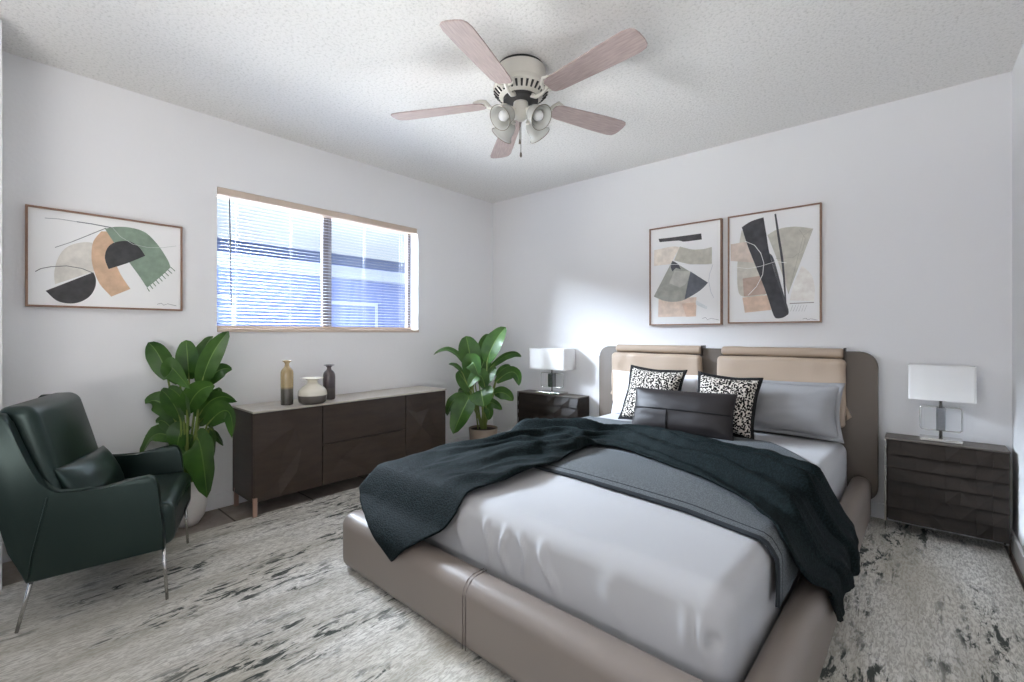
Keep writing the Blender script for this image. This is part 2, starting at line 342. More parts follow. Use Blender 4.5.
ART_L = [
    ('f', (214, 207, 197), 0, [(-3.229, 1.34), (-3.232, 1.394), (-3.222, 1.459), (-3.201, 1.513), (-3.168, 1.548), (-3.12, 1.568), (-3.089, 1.569), (-3.093, 1.501), (-3.083, 1.419)]),
    ('f', (52, 51, 52), 0, [(-3.262, 1.305), (-3.086, 1.415), (-3.076, 1.382), (-3.079, 1.334), (-3.101, 1.286), (-3.14, 1.254), (-3.183, 1.246), (-3.224, 1.259)]),
    ('f', (214, 172, 138), 0, [(-3.055, 1.635), (-3.086, 1.576), (-3.093, 1.501), (-3.086, 1.435), (-3.061, 1.356), (-3.014, 1.291), (-2.934, 1.338), (-2.977, 1.418), (-3.009, 1.512), (-3.019, 1.558), (-3.004, 1.588), (-3.03, 1.639)]),
    ('f', (134, 156, 136), 0, [(-3.04, 1.651), (-2.999, 1.669), (-2.934, 1.676), (-2.867, 1.659), (-2.809, 1.595), (-2.767, 1.52), (-2.752, 1.477), (-2.797, 1.421), (-2.861, 1.35), (-2.895, 1.412), (-2.94, 1.485), (-2.901, 1.575), (-3.004, 1.585)]),
    ('f', (48, 48, 49), 0, [(-3.025, 1.438), (-3.04, 1.494), (-3.03, 1.55), (-2.999, 1.585), (-2.945, 1.6), (-2.901, 1.579), (-2.869, 1.529), (-2.945, 1.48)]),
    ('l', (70, 74, 80), 4, [(-3.149, 1.669), (-3.091, 1.668), (-3.014, 1.662)]),
    ('l', (160, 160, 165), 3, [(-3.265, 1.666), (-3.215, 1.671), (-3.149, 1.669)]),
    ('l', (80, 84, 84), 3, [(-3.168, 1.562), (-3.11, 1.603), (-3.035, 1.656)]),
    ('l', (150, 150, 150), 3, [(-3.229, 1.525), (-3.168, 1.562)]),
    ('l', (60, 60, 60), 3, [(-3.298, 1.397), (-3.278, 1.414), (-3.242, 1.427), (-3.187, 1.437), (-3.13, 1.43), (-3.086, 1.41)]),
    ('l', (190, 196, 190), 2, [(-3.009, 1.663), (-2.977, 1.62), (-2.923, 1.586), (-2.856, 1.577), (-2.785, 1.587), (-2.725, 1.605)]),
    ('l', (84, 112, 88), 4, [(-2.861, 1.35), (-2.85, 1.33)]),
    ('l', (84, 112, 88), 4, [(-2.848, 1.366), (-2.835, 1.345)]),
    ('l', (84, 112, 88), 4, [(-2.835, 1.381), (-2.821, 1.361)]),
    ('l', (84, 112, 88), 4, [(-2.821, 1.397), (-2.806, 1.376)]),
    ('l', (84, 112, 88), 4, [(-2.807, 1.413), (-2.791, 1.392)]),
    ('l', (84, 112, 88), 4, [(-2.794, 1.429), (-2.776, 1.408)]),
    ('l', (84, 112, 88), 4, [(-2.78, 1.445), (-2.761, 1.425)]),
    ('l', (84, 112, 88), 4, [(-2.766, 1.461), (-2.746, 1.441)]),
    ('l', (84, 112, 88), 4, [(-2.752, 1.477), (-2.731, 1.457)]),
    ('l', (120, 120, 120), 2, [(-2.815, 1.259), (-2.797, 1.266), (-2.785, 1.255), (-2.767, 1.264), (-2.725, 1.254)]),
]
ART_M = [
    ('f', (58, 57, 58), 0, [(1.792, 1.827), (1.893, 1.824), (2.115, 1.823), (2.12, 1.779), (1.99, 1.78), (1.95, 1.793), (1.8, 1.801)]),
    ('f', (234, 221, 207), 0, [(1.757, 1.743), (1.901, 1.754), (1.958, 1.741), (1.901, 1.645), (1.885, 1.622), (1.753, 1.618)]),
    ('f', (192, 187, 171), 0, [(1.958, 1.747), (2.053, 1.713), (2.13, 1.707), (2.19, 1.715), (2.19, 1.595), (2.053, 1.602), (1.914, 1.647)]),
    ('f', (231, 205, 186), 0, [(1.792, 1.357), (2.081, 1.359), (2.077, 1.218), (1.788, 1.219)]),
    ('f', (226, 190, 165), 0, [(1.974, 1.316), (2.081, 1.32), (2.077, 1.218), (2.006, 1.216)]),
    ('f', (168, 168, 157), 0, [(1.901, 1.645), (1.753, 1.381), (1.826, 1.347), (1.909, 1.332), (1.99, 1.343), (2.069, 1.383), (2.123, 1.419), (2.163, 1.46)]),
    ('f', (84, 87, 97), 0, [(2.038, 1.552), (2.163, 1.46), (2.123, 1.419), (2.069, 1.383), (1.994, 1.346), (2.014, 1.45)]),
    ('f', (190, 189, 180), 0, [(1.918, 1.57), (2.038, 1.552), (2.006, 1.467), (1.958, 1.438), (1.876, 1.476)]),
    ('f', (62, 62, 70), 0, [(1.901, 1.645), (1.945, 1.616), (1.966, 1.574), (1.929, 1.589), (1.901, 1.564), (1.889, 1.602)]),
    ('l', (195, 198, 205), 3, [(2.197, 1.584), (2.175, 1.524), (2.168, 1.471), (2.183, 1.392), (2.205, 1.345)]),
    ('l', (228, 228, 228), 3, [(1.753, 1.618), (1.893, 1.618), (2.205, 1.588)]),
    ('f', (222, 226, 226), 0, [(2.077, 1.336), (2.16, 1.285), (2.153, 1.267), (2.077, 1.304)]),
    ('l', (130, 130, 130), 2, [(2.123, 1.201), (2.145, 1.208), (2.16, 1.192), (2.183, 1.201), (2.241, 1.188)]),
]
ART_R = [
    ('f', (207, 201, 186), 0, [(2.389, 1.809), (2.368, 1.679), (2.359, 1.501), (2.368, 1.382), (2.402, 1.346), (2.482, 1.339), (2.553, 1.359), (2.534, 1.587)]),
    ('f', (216, 197, 181), 0, [(2.317, 1.718), (2.429, 1.723), (2.482, 1.571), (2.317, 1.602)]),
    ('f', (192, 164, 146), 0, [(2.395, 1.472), (2.508, 1.482), (2.541, 1.357), (2.402, 1.347)]),
    ('f', (226, 193, 169), 0, [(2.393, 1.34), (2.56, 1.349), (2.57, 1.249), (2.409, 1.235)]),
    ('f', (238, 230, 222), 0, [(2.677, 1.308), (2.81, 1.295), (2.814, 1.382), (2.795, 1.465), (2.745, 1.527), (2.701, 1.417)]),
    ('f', (197, 192, 177), 0, [(2.547, 1.75), (2.61, 1.781), (2.707, 1.783), (2.806, 1.755), (2.669, 1.35), (2.61, 1.565)]),
    ('l', (176, 170, 158), 3, [(2.806, 1.755), (2.754, 1.721), (2.669, 1.35)]),
    ('l', (176, 170, 158), 3, [(2.597, 1.588), (2.695, 1.584), (2.749, 1.626), (2.764, 1.7), (2.731, 1.759)]),
    ('f', (54, 54, 57), 0, [(2.389, 1.827), (2.449, 1.859), (2.524, 1.873), (2.541, 1.758), (2.56, 1.627), (2.61, 1.424), (2.669, 1.217), (2.641, 1.197), (2.61, 1.191), (2.585, 1.21), (2.547, 1.342), (2.508, 1.46), (2.429, 1.686)]),
    ('f', (70, 70, 72), 0, [(2.56, 1.627), (2.587, 1.582), (2.637, 1.373), (2.669, 1.252), (2.669, 1.217), (2.61, 1.424)]),
    ('f', (58, 58, 60), 0, [(2.589, 1.884), (2.599, 1.885), (2.62, 1.733), (2.644, 1.548), (2.659, 1.283), (2.651, 1.281), (2.632, 1.535), (2.607, 1.728)]),
    ('l', (236, 234, 230), 4, [(2.409, 1.728), (2.469, 1.693), (2.508, 1.633), (2.526, 1.566), (2.519, 1.488), (2.482, 1.411), (2.429, 1.353)]),
    ('l', (232, 230, 226), 3, [(2.317, 1.562), (2.429, 1.536), (2.508, 1.546), (2.597, 1.569), (2.659, 1.553)]),
    ('l', (130, 112, 104), 4, [(2.677, 1.287), (2.81, 1.288)]),
    ('l', (190, 188, 186), 2, [(2.695, 1.276), (2.681, 1.235)]),
    ('l', (190, 188, 186), 2, [(2.711, 1.276), (2.697, 1.235)]),
    ('l', (190, 188, 186), 2, [(2.726, 1.275), (2.712, 1.234)]),
    ('l', (190, 188, 186), 2, [(2.742, 1.275), (2.727, 1.234)]),
    ('l', (190, 188, 186), 2, [(2.757, 1.274), (2.743, 1.233)]),
    ('l', (190, 188, 186), 2, [(2.772, 1.273), (2.758, 1.233)]),
    ('l', (130, 130, 130), 2, [(2.749, 1.184), (2.766, 1.19), (2.778, 1.179), (2.795, 1.186), (2.829, 1.175)]),
]
# ================================================================ THE SETTING
W, H, YB = 3.664, 2.44, -4.9          # room width, height and the open end behind the camera
def structure(name, bm, m, smooth=False):
    return tag(mesh_obj(name, bm, m, None, smooth), kind='structure')
structure('floor', box((-0.12, YB, -0.1), (W + 0.12, 0.12, 0.0)), 'tile')
structure('ceiling', box((-0.12, YB, H), (W + 0.12, 0.12, H + 0.1)), 'ceiling')
structure('wall_back', box((-0.12, 0.0, 0.0), (W + 0.12, 0.12, H)), 'wall')
structure('wall_right', box((W, YB, 0.0), (W + 0.12, 0.0, H)), 'wall')
WY0, WY1, WZ0, WZ1 = -2.509, -0.962, 1.105, 2.012    # window opening
bm = bmesh.new()
add_box(bm, (-0.15, YB, 0), (0, WY0, H)); add_box(bm, (-0.15, WY1, 0), (0, 0.0, H))
add_box(bm, (-0.15, WY0, 0), (0, WY1, WZ0)); add_box(bm, (-0.15, WY0, WZ1), (0, WY1, H))
structure('wall_left', bm, 'wall')
def baseboard(name, lo, hi): structure(name, box(lo, hi, 0.004), 'trim')
baseboard('baseboard_left', (0, -3.42, 0), (0.014, -0.016, 0.095))
baseboard('baseboard_back', (0.0, -0.014, 0), (W, 0, 0.095))
baseboard('baseboard_right', (W - 0.014, YB, 0), (W, -0.016, 0.095))
# the end of the left wall turns into the doorway the photograph is taken from
structure('wall_front', box((0.0, -3.56, 0), (0.30, -3.43, H)), 'wall')
structure('trim_1', box((0.30, -3.58, 0), (0.375, -3.412, 2.42), 0.006), 'trim')
# window: outer frame, centre rail, panes, sill
win = tag(bpy.data.objects.new('window_1', None), kind='structure'); COL.objects.link(win); win.location = (-0.11, (WY0 + WY1) / 2, WZ0)
def wl(lo, hi): return tuple(a - b for a, b in zip(lo, win.location)), tuple(a - b for a, b in zip(hi, win.location))
bm = bmesh.new(); x0, x1 = -0.148, -0.105; t = 0.03
for lo, hi in (((x0, WY0, WZ0), (x1, WY0 + t, WZ1)), ((x0, WY1 - t, WZ0), (x1, WY1, WZ1)), ((x0, WY0, WZ1 - t), (x1, WY1, WZ1)), ((x0, WY0, WZ0), (x1, WY1, WZ0 + t))):
    add_box(bm, *wl(lo, hi), 0.003)
mesh_obj('window_frame', bm, 'bronze', win, False)
bm = bmesh.new(); add_box(bm, *wl((-0.14, -1.775, WZ0 + t), (-0.10, -1.705, WZ1 - t)), 0.003)
mesh_obj('centre_rail', bm, 'bronze', win, False)
for y0, y1 in ((WY0 + t, -1.775), (-1.705, WY1 - t)):
    bm = bmesh.new(); add_box(bm, *wl((-0.128, y0, WZ0 + t), (-0.124, y1, WZ1 - t))); mesh_obj('pane', bm, 'glass', win, False)
bm = bmesh.new(); add_box(bm, *wl((-0.104, WY0, WZ0 - 0.004), (0.012, WY1 + 0.004, WZ0 + 0.018)), 0.003); mesh_obj('window_sill', bm, 'window_metal', win, False)

# venetian blind
bl = thing('window_blind', (-0.045, (WY0 + WY1) / 2, WZ0), 'white horizontal slat blind with tan head rail hanging in the window', 'blind')
def bq(lo, hi): return tuple(a - b for a, b in zip(lo, bl.location)), tuple(a - b for a, b in zip(hi, bl.location))
mesh_obj('head_rail', box(*bq((-0.07, WY0 + 0.003, WZ1 - 0.046), (0.004, WY1 - 0.012, WZ1 - 0.002)), 0.003), 'window_metal', bl, False)
mesh_obj('bottom_rail', box(*bq((-0.072, WY0 + 0.006, WZ0 + 0.022), (-0.045, WY1 - 0.03, WZ0 + 0.038)), 0.003), 'window_metal', bl, False)
bm = bmesh.new(); nsl = 36
for k in range(nsl):
    z = WZ0 + 0.052 + k * (WZ1 - 0.06 - WZ0 - 0.052) / (nsl - 1) - bl.location.z
    rows = []
    for a in (-1, -0.33, 0.33, 1):
        xx = -0.0135 + a * 0.0105; zz = z + 0.0016 * (1 - a * a) - a * 0.0022
        rows.append([bm.verts.new((xx, y - bl.location.y, zz)) for y in (WY0 + 0.006, WY1 - 0.03)])
    for A, B in zip(rows, rows[1:]): bm.faces.new((A[0], B[0], B[1], A[1]))
o = mesh_obj('slats', bm, 'slat', bl)
md = o.modifiers.new('thickness', 'SOLIDIFY'); md.thickness = 0.0006
bm = bmesh.new()
for y in (-2.38, -2.03, -1.74, -1.45, -1.10):
    for dx in (-0.028, 0.0): add_tube(bm, [(dx, y - bl.location.y, 0.03), (dx, y - bl.location.y, WZ1 - WZ0 - 0.04)], 0.0009, 5)
mesh_obj('ladder_cords', bm, 'slat', bl)
mesh_obj('tilt_wand', add_tube(bmesh.new(), [(0.012, -2.43 - bl.location.y, WZ1 - WZ0 - 0.05), (0.011, -2.418 - bl.location.y, 0.16)], 0.0042, 8), 'wand', bl)

# outdoors: ground and the neighbouring house
tag(mesh_obj('ground', box((-14, -10, -0.5), (-0.2, 8, -0.35)), 'house_ground', None, False), kind='structure')
hs = thing('neighbouring_house', (-5.6, -3.0, -0.35), 'pale blue house with white eaves outside the window', 'house')
mesh_obj('siding_wall', box((-3.0, -4.5, 0.0), (0.0, 9.5, 2.55)), 'house_wall', hs, False)
mesh_obj('fascia', box((-3.2, -4.7, 2.55), (0.35, 9.7, 2.78)), 'house_white', hs, False)
bm = bmesh.new(); add_prism(bm, [(0.4, 2.78), (-1.5, 3.35), (-3.3, 2.78)], lambda a, b_, d: (a, d, b_), -4.8, 9.8); mesh_obj('roof', bm, 'house_wall', hs, False)
for y in (1.2, 4.0):
    f = mesh_obj('house_window', box((0.0, y, 1.0), (0.05, y + 1.2, 2.1)), 'house_white', hs, False)
    mesh_obj('house_pane', box((0.05, y + 0.08, 1.08), (0.06, y + 1.12, 2.02)), 'house_wall', f, False)

# rug
tag(mesh_obj('area_rug', box((0.33, -4.3, 0.0005), (3.63, -0.018, 0.009), 0.003), 'rug', None, False), 'pale grey distressed rug with dark worn streaks under the bed', 'rug')
RZ = 0.009
# ================================================================ BED
BO, BA = Vector((2.21, -0.02, 0.0)), R(-1.3)
BM = Matrix.Translation(BO) @ Matrix.Rotation(BA, 4, 'Z')
bed = thing('bed', BO, 'low taupe leather platform bed with a rounded headboard', 'bed', (0, 0, BA))
HU, FV = 0.892, -2.384
def rail(name, lo, hi, r, n, disp=None):
    c = [(a + b_) / 2 for a, b_ in zip(lo, hi)]; h = [(b_ - a) / 2 for a, b_ in zip(lo, hi)]
    return mesh_obj(name, soft_box(c, h, r, n, disp), 'leather_taupe', bed)
rail('foot_rail', (-HU, FV, RZ + 0.002), (HU, FV + 0.125, 0.262), (0.055, 0.055, 0.055), (40, 4, 6))
for s in (-1, 1):
    a, b_ = sorted((s * HU, s * (HU - 0.098)))
    rail('side_rail', (a, FV + 0.11, RZ + 0.002), (b_, -0.062, 0.262), (0.045, 0.03, 0.05), (4, 40, 6))
fr = bed.children[0]
bm = bmesh.new()
for du in (-0.0075, 0.0075):
    prof = [(FV - 0.001, 0.03), (FV - 0.001, 0.205), (FV + 0.006, 0.232), (FV + 0.022, 0.253), (FV + 0.05, 0.2625), (FV + 0.1, 0.2625)]
    add_tube(bm, [(-0.02 + du, v, z) for v, z in prof], 0.0017, 6)
mesh_obj('stitched_seam', bm, 'leather_seam', fr)
mesh_obj('slat_platform', box((-HU + 0.10, FV + 0.127, 0.03), (HU - 0.10, -0.065, 0.115)), 'black_cloth', bed, False)
# headboard
bm = bmesh.new()
add_prism(bm, rounded_rect(-0.92, 0.92, 0.112, 0.985, 0.085), lambda a, b_, d: (a, d, b_), -0.062, -0.006, 0.012)
autosmooth(mesh_obj('headboard', bm, 'headboard', bed), 40)
def pad(u0, u1):
    def disp(p, n):
        k = fnoise((p.x * 3, p.z * 7, 0.3), 1.5, u0 * 7)
        crease = 0.006 * math.sin(p.x * 26 + 4 * math.sin(p.x * 9)) * max(0, (p.z - 0.80) / 0.14)
        return p + n * (0.006 * k) + Vector((0, -crease if n.y < -0.3 else 0, 0))
    c = ((u0 + u1) / 2, -0.094, 0.735); h = ((u1 - u0) / 2, 0.032, 0.205)
    o = mesh_obj('headboard_cushion', soft_box(c, h, (0.03, 0.03, 0.03), (26, 3, 14), disp), 'pad', bed)
    # the roll that folds back over the top of the headboard
    bm = soft_box(((u0 + u1) / 2 + 0.004, -0.045, 0.972), ((u1 - u0) / 2 - 0.014, 0.045, 0.03), (0.02, 0.03, 0.028), (20, 4, 3), lambda p, n: p + n * 0.003 * fnoise(p, 9, u0))
    mesh_obj('top_roll', bm, 'pad', o)
    bm = bmesh.new(); e = u1 - 0.012
    add_box(bm, (e, -0.094, 0.93), (e + 0.006, -0.004, 1.006), 0.002); mesh_obj('dark_edge', bm, 'dark_leg', o)
    for e in (u0 + 0.006, u1 - 0.006):
        mesh_obj('side_tab', add_tube(bmesh.new(), [(e, -0.064, 0.66), (e + (0.02 if e > u0 + 0.1 else -0.02), -0.075, 0.60), (e, -0.064, 0.575)], [0.006, 0.014, 0.006], 8), 'pad', o)
    return o
pad(-0.775, -0.055); pad(0.045, 0.775)
for s in (-1, 1):
    mesh_obj('headboard_foot', box((s * 0.80 - 0.03, -0.05, RZ), (s * 0.80 + 0.03, -0.02, 0.13), 0.003), 'dark_leg', bed, False)

# mattress under its fitted sheet
MH, MF, MT = 0.785, -2.244, 0.455
def mdisp(p, n):
    q = p + n * 0.003 * fnoise(p, 4.0, 2)
    if n.y < -0.5:                                  # pull wrinkles down the foot side
        a = p.x
        w = 0.0
        for c, wd, am, sl in ((-0.05, 0.012, 0.018, 0.08), (0.03, 0.013, 0.020, 0.05), (0.11, 0.013, 0.018, 0.22), (0.20, 0.015, 0.020, 0.30), (-0.2, 0.02, 0.012, 0.1), (-0.33, 0.02, 0.012, -0.1), (0.45, 0.03, 0.008, 0.1)):
            x = a - c - sl * (0.42 - p.z) + 0.01 * math.sin(p.z * 40 + c * 30)
            w += am * math.exp(-(x / wd) ** 2) * min(1, max(0, (0.43 - p.z) / 0.05)) * min(1, max(0, (p.z - 0.24) / 0.08))
        q += Vector((0, -w, 0))
    # tucked corner pleats
    dx = p.x - 0.745; dz = p.z - 0.335
    if n.y < -0.2:
        q += Vector((0, -0.016 * math.exp(-((dx + 0.03) / 0.012) ** 2 - (dz / 0.05) ** 2) + 0.022 * math.exp(-((dx + 0.005) / 0.011) ** 2 - ((dz + 0.005) / 0.022) ** 2) - 0.010 * math.exp(-((dx + 0.07) / 0.014) ** 2 - (dz / 0.05) ** 2), 0))
    return q
bm = soft_box((0, (MF - 0.07) / 2, (MT + 0.118) / 2), (MH, (-0.07 - MF) / 2, (MT - 0.118) / 2), (0.06, 0.07, 0.06), (170, 60, 36), mdisp)
mat_o = mesh_obj('mattress', bm, 'sheet'); mat_o.matrix_world = BM
tag(mat_o, 'thick mattress under a smooth pale grey sheet on the bed', 'mattress')

# draping: cloth coordinates (U, V) measured along the surface -> bed-local point
def walk(prof, d):
    for (a0, z0), (a1, z1) in zip(prof, prof[1:]):
        L = math.hypot(a1 - a0, z1 - z0)
        if d <= L: t = d / L; return a0 + (a1 - a0) * t, z0 + (z1 - z0) * t
        d -= L
    return prof[-1][0], prof[-1][1] - d
def drape(U, V, side, foot, top):
    x, zx = (abs(U), 0.0) if abs(U) <= side[0][0] else walk(side, abs(U) - side[0][0])
    y, zy = (-V, 0.0) if -V <= foot[0][0] else walk(foot, -V - foot[0][0])
    return Vector((math.copysign(x, U), -y, top + min(zx, zy)))
def catmull(P, s):
    n = len(P) - 1; i = min(int(s), n - 1); t = s - i
    p0, p1, p2, p3 = (Vector(P[max(i - 1, 0)]), Vector(P[i]), Vector(P[i + 1]), Vector(P[min(i + 2, n)]))
    return 0.5 * ((2 * p1) + (-p0 + p2) * t + (2 * p0 - 5 * p1 + 4 * p2 - p3) * t * t + (-p0 + 3 * p1 - 3 * p2 + p3) * t ** 3)

# grey wool runner
SIDE_R = [(0.755, 0.0), (0.778, -0.010), (0.791, -0.032), (0.797, -0.07), (0.800, -0.2)]
FOOT_R = [(2.3, 0), (2.4, 0)]
def runner_edges(U):
    a = abs(U)
    vb = -1.755 - 0.10 * max(0, U) - 0.16 * max(0, U - 0.5) + 0.12 * max(0, U - 0.85)
    vt = -0.475 - (1.9 * max(0, U - 0.45) ** 1.3)
    return vt, vb
def grid_mesh(nu, nv, fn):
    bm = bmesh.new(); g = [[bm.verts.new(fn(i / nu, j / nv)) for j in range(nv + 1)] for i in range(nu + 1)]
    for i in range(nu):
        for j in range(nv): bm.faces.new((g[i][j], g[i + 1][j], g[i + 1][j + 1], g[i][j + 1]))
    return bm
def rfn(lift, t0, t1):
    def f(s, t):
        U = -0.94 + 1.88 * s; vt, vb = runner_edges(U); tt = t0 + (t1 - t0) * t
        p = drape(U, vt + (vb - vt) * tt, SIDE_R, FOOT_R, MT + lift)
        k = 0.0025 * fnoise((U * 2.2, tt * 6, 1.0), 1.2)
        if abs(p.x) > 0.785: p.x += math.copysign(lift + k, p.x)
        else: p.z += k
        return p
    return f
bm = grid_mesh(90, 130, rfn(0.006, 0, 1))
bm.faces.ensure_lookup_table()
for i in range(90):
    for j in range(130):
        if j >= 128 or j == 123: bm.faces[i * 130 + j].material_index = 1
o = mesh_obj('wool_runner', bm, ['runner', 'runner_edge']); o.matrix_world = BM
md = o.modifiers.new('thickness', 'SOLIDIFY'); md.thickness = 0.010; md.offset = 1
# make the thickness grow outwards
bm = bmesh.new(); bm.from_mesh(o.data); bmesh.ops.reverse_faces(bm, faces=bm.faces) if sum(f.normal.z for f in bm.faces) < 0 else None; bm.to_mesh(o.data); bm.free()
tag(o, 'flat grey wool blanket laid across the bed under the throw', 'blanket')
# dark knitted throw
SIDE_T = [(0.745, 0.0), (0.785, -0.014), (0.815, -0.06), (0.857, -0.13), (0.893, -0.185), (0.901, -0.23), (0.901, -0.5)]
FOOT_T = [(2.20, 0.0), (2.235, -0.012), (2.262, -0.05), (2.31, -0.135), (2.372, -0.18), (2.398, -0.215), (2.402, -0.5)]
LP = [(-.90, -2.36), (-.88, -2.12), (-.89, -1.8), (-.89, -1.48), (-.82, -1.20), (-.64, -.97), (-.43, -.83), (-.26, -.66), (0.0, -.74), (.21, -.85), (.44, -.88), (.62, -.95), (.75, -1.02), (.90, -1.05), (1.00, -1.04), (1.10, -1.05)]
RP = [(-.42, -2.57), (-.21, -2.36), (-.18, -2.15), (-.17, -1.9), (-.18, -1.65), (-.205, -1.45), (-.225, -1.32), (-.13, -1.25), (.07, -1.29), (.25, -1.36), (.42, -1.44), (.62, -1.6), (.75, -1.74), (.90, -1.80), (1.02, -1.66), (1.15, -1.52)]
def tfn(s, t):
    q = s * (len(LP) - 1); a = catmull(LP, q); b_ = catmull(RP, q)
    # the folds bunch the cloth together where it turns
    tt = t + 0.02 * math.sin(t * 19 + s * 9)
    c = a + (b_ - a) * min(1, max(0, tt))
    U, V = c.x, c.y
    p = drape(U, V, SIDE_T, FOOT_T, MT + 0.026)
    edge = min(1, min(t, 1 - t) * 9)
    wA = min(1, max(0, (q - 1.2) / 2.5)) * min(1, max(0, (7.2 - q) / 1.5))
    wB = min(1, max(0, (q - 6.2) / 1.5))
    w = 0.0
    ridge = lambda x: (1 - abs(math.sin(x))) ** 1.6
    # long folds of the right leg, fanning out to the side of the bed
    w += wB * (0.062 * ridge(t * 8.6 + 0.9 * math.sin(s * 7) + 0.4) + 0.026 * ridge(t * 16 - 1.3 * math.sin(s * 9 + 1) + 1.0) + 0.012 * fnoise((s * 9, t * 14, 0), 1.0, 3)) * (0.35 + 0.65 * edge)
    # crumpled diagonal folds of the left leg
    dgn = t * 9.0 - q * 0.9 + 1.1 * fnoise((q * 0.8, t * 3, 0), 1.0, 9)
    w += wA * (0.055 * ridge(dgn) + 0.018 * ridge(dgn * 2.3 + 1) + 0.012 * fnoise((q * 1.3, t * 8, 1), 1.0, 5)) * (0.25 + 0.75 * edge)
    w += 0.008 * fnoise((U * 5, V * 5, 0), 1.0, 1) + 0.007 * fnoise((U * 16, V * 9, 0), 1.0, 2)
    if p.z > MT - 0.02: p.z += max(0.0, w)
    else:
        if abs(U) > 0.83: p.x += math.copysign(max(0, 0.45 * w), U)
        if -V > 2.26: p.y -= max(0, 0.8 * w)
    if wB > 0 and abs(U) > 1.0: p.z += 0.014 * math.sin(t * 11 + 1) * (abs(U) - 1.0) / 0.1
    p.z = max(p.z, RZ + 0.02)
    return p
bm = grid_mesh(190, 76, tfn)
o = mesh_obj('knitted_throw', bm, 'throw'); o.matrix_world = BM
bm = bmesh.new(); bm.from_mesh(o.data)
if sum(f.normal.z for f in bm.faces) < 0: bmesh.ops.reverse_faces(bm, faces=bm.faces)
bmesh.ops.smooth_vert(bm, verts=bm.verts, factor=0.25, use_axis_x=True, use_axis_y=True, use_axis_z=True)
bm.to_mesh(o.data); bm.free()
md = o.modifiers.new('thickness', 'SOLIDIFY'); md.thickness = 0.009; md.offset = 1
tag(o, 'rumpled dark teal knitted throw hanging off the bed', 'throw')

# pillows: wide, tall, thick, standing on the bed at (u, v), leaning back by `lean`, turned by `yaw`, rolled by `roll`
def pillow(name, label, cat, wd, ht, th, u, v, z, lean, mats, yaw=0, roll=0, flange=0.0, pinch=0.07, seed=0, group=None, wr=0.012, power=2.6, flange_mat=None):
    hw, hh = wd / 2, ht / 2; n = 34
    def outline(a, b_):
        return hw * a * (1 - pinch * (1 - b_ * b_)), hh * b_ * (1 - pinch * (1 - a * a))
    def surf(side):
        def f(s, t):
            a, b_ = 2 * s - 1, 2 * t - 1
            a = math.copysign(1 - (1 - abs(a)) ** 1.25, a); b_ = math.copysign(1 - (1 - abs(b_)) ** 1.25, b_)
            x, y = outline(a, b_)
            pr = max(0, (1 - abs(a) ** power) * (1 - abs(b_) ** power)) ** 0.55
            k = 1 + wr * 10 * fnoise((a * 1.3, b_ * 1.6, side), 1.0, seed) + wr * 6 * fnoise((a * 3.5, b_ * 3.5, side), 1.0, seed + 5)
            return Vector((x, side * th / 2 * pr * k, y + hh))
        return f
    bm = bmesh.new()
    for side in (-1, 1):
        b2 = grid_mesh(n, n, surf(side)); me = bpy.data.meshes.new('t'); b2.to_mesh(me); b2.free(); bm.from_mesh(me); bpy.data.meshes.remove(me)
    bmesh.ops.remove_doubles(bm, verts=bm.verts, dist=0.0008)
    bmesh.ops.recalc_face_normals(bm, faces=bm.faces)
    o = mesh_obj(name, bm, mats)
    o.matrix_world = BM @ Matrix.Translation((u, v, z)) @ Matrix.Rotation(R(yaw), 4, 'Z') @ Matrix.Rotation(R(-lean), 4, 'X') @ Matrix.Rotation(R(roll), 4, 'Y')
    tag(o, label, cat, group)
    if flange:
        bm = bmesh.new(); ring = []
        P = [(-1 + 2 * k / 20, -1) for k in range(20)] + [(1, -1 + 2 * k / 20) for k in range(20)] + [(1 - 2 * k / 20, 1) for k in range(20)] + [(-1, 1 - 2 * k / 20) for k in range(20)]
        rows = []
        for (d, y) in ((-0.010, -0.004), (flange, -0.0025), (flange, 0.0025), (-0.010, 0.004)):
            row = []
            for k, (a, b_) in enumerate(P):
                x, z = outline(a, b_)
                row.append(bm.verts.new((x + d * a * (1 if abs(a) == 1 else 0.8), y + 0.004 * math.sin(k * 0.7 + seed) * (d > 0), z + hh + d * b_ * (1 if abs(b_) == 1 else 0.8))))
            rows.append(row)
        for i in range(4):
            A, B = rows[i], rows[(i + 1) % 4]
            for k in range(80): bm.faces.new((A[k], A[(k + 1) % 80], B[(k + 1) % 80], B[k]))
        bmesh.ops.recalc_face_normals(bm, faces=bm.faces)
        mesh_obj('flange', bm, flange_mat or mats, o)
    return o
PZ = MT + 0.004
pillow('pillow', 'white sleeping pillow at the left end of the headboard', 'pillow', 0.66, 0.325, 0.15, -0.385, -0.19, PZ, 5, 'pillow_white', flange=0.016, seed=1, pinch=0.05)
pillow('pillow', 'large grey pillow with a piped edge at the right of the bed', 'pillow', 0.68, 0.305, 0.17, 0.420, -0.20, PZ + 0.024, 8, 'pillow_grey', flange=0.02, seed=3, pinch=0.075, power=2.2)
pillow('cushion', 'leopard print cushion in front of the white pillow', 'cushion', 0.405, 0.385, 0.15, -0.325, -0.420, PZ + 0.016, 21, 'leopard', yaw=-3, roll=2, flange=0.018, seed=4, flange_mat='black_cloth', pinch=0.10)
pillow('cushion', 'leopard print cushion in front of the grey pillow', 'cushion', 0.355, 0.365, 0.14, 0.180, -0.455, PZ + 0.016, 21, 'leopard', yaw=2, roll=3, flange=0.018, seed=6, flange_mat='black_cloth', pinch=0.10)
lum = pillow('cushion', 'long black leather lumbar cushion with stitched seams', 'cushion', 0.65, 0.285, 0.12, -0.022, -0.60, PZ, 19, 'black_leather', roll=-0.6, yaw=1.5, seed=8, pinch=0.045)
bm = bmesh.new()
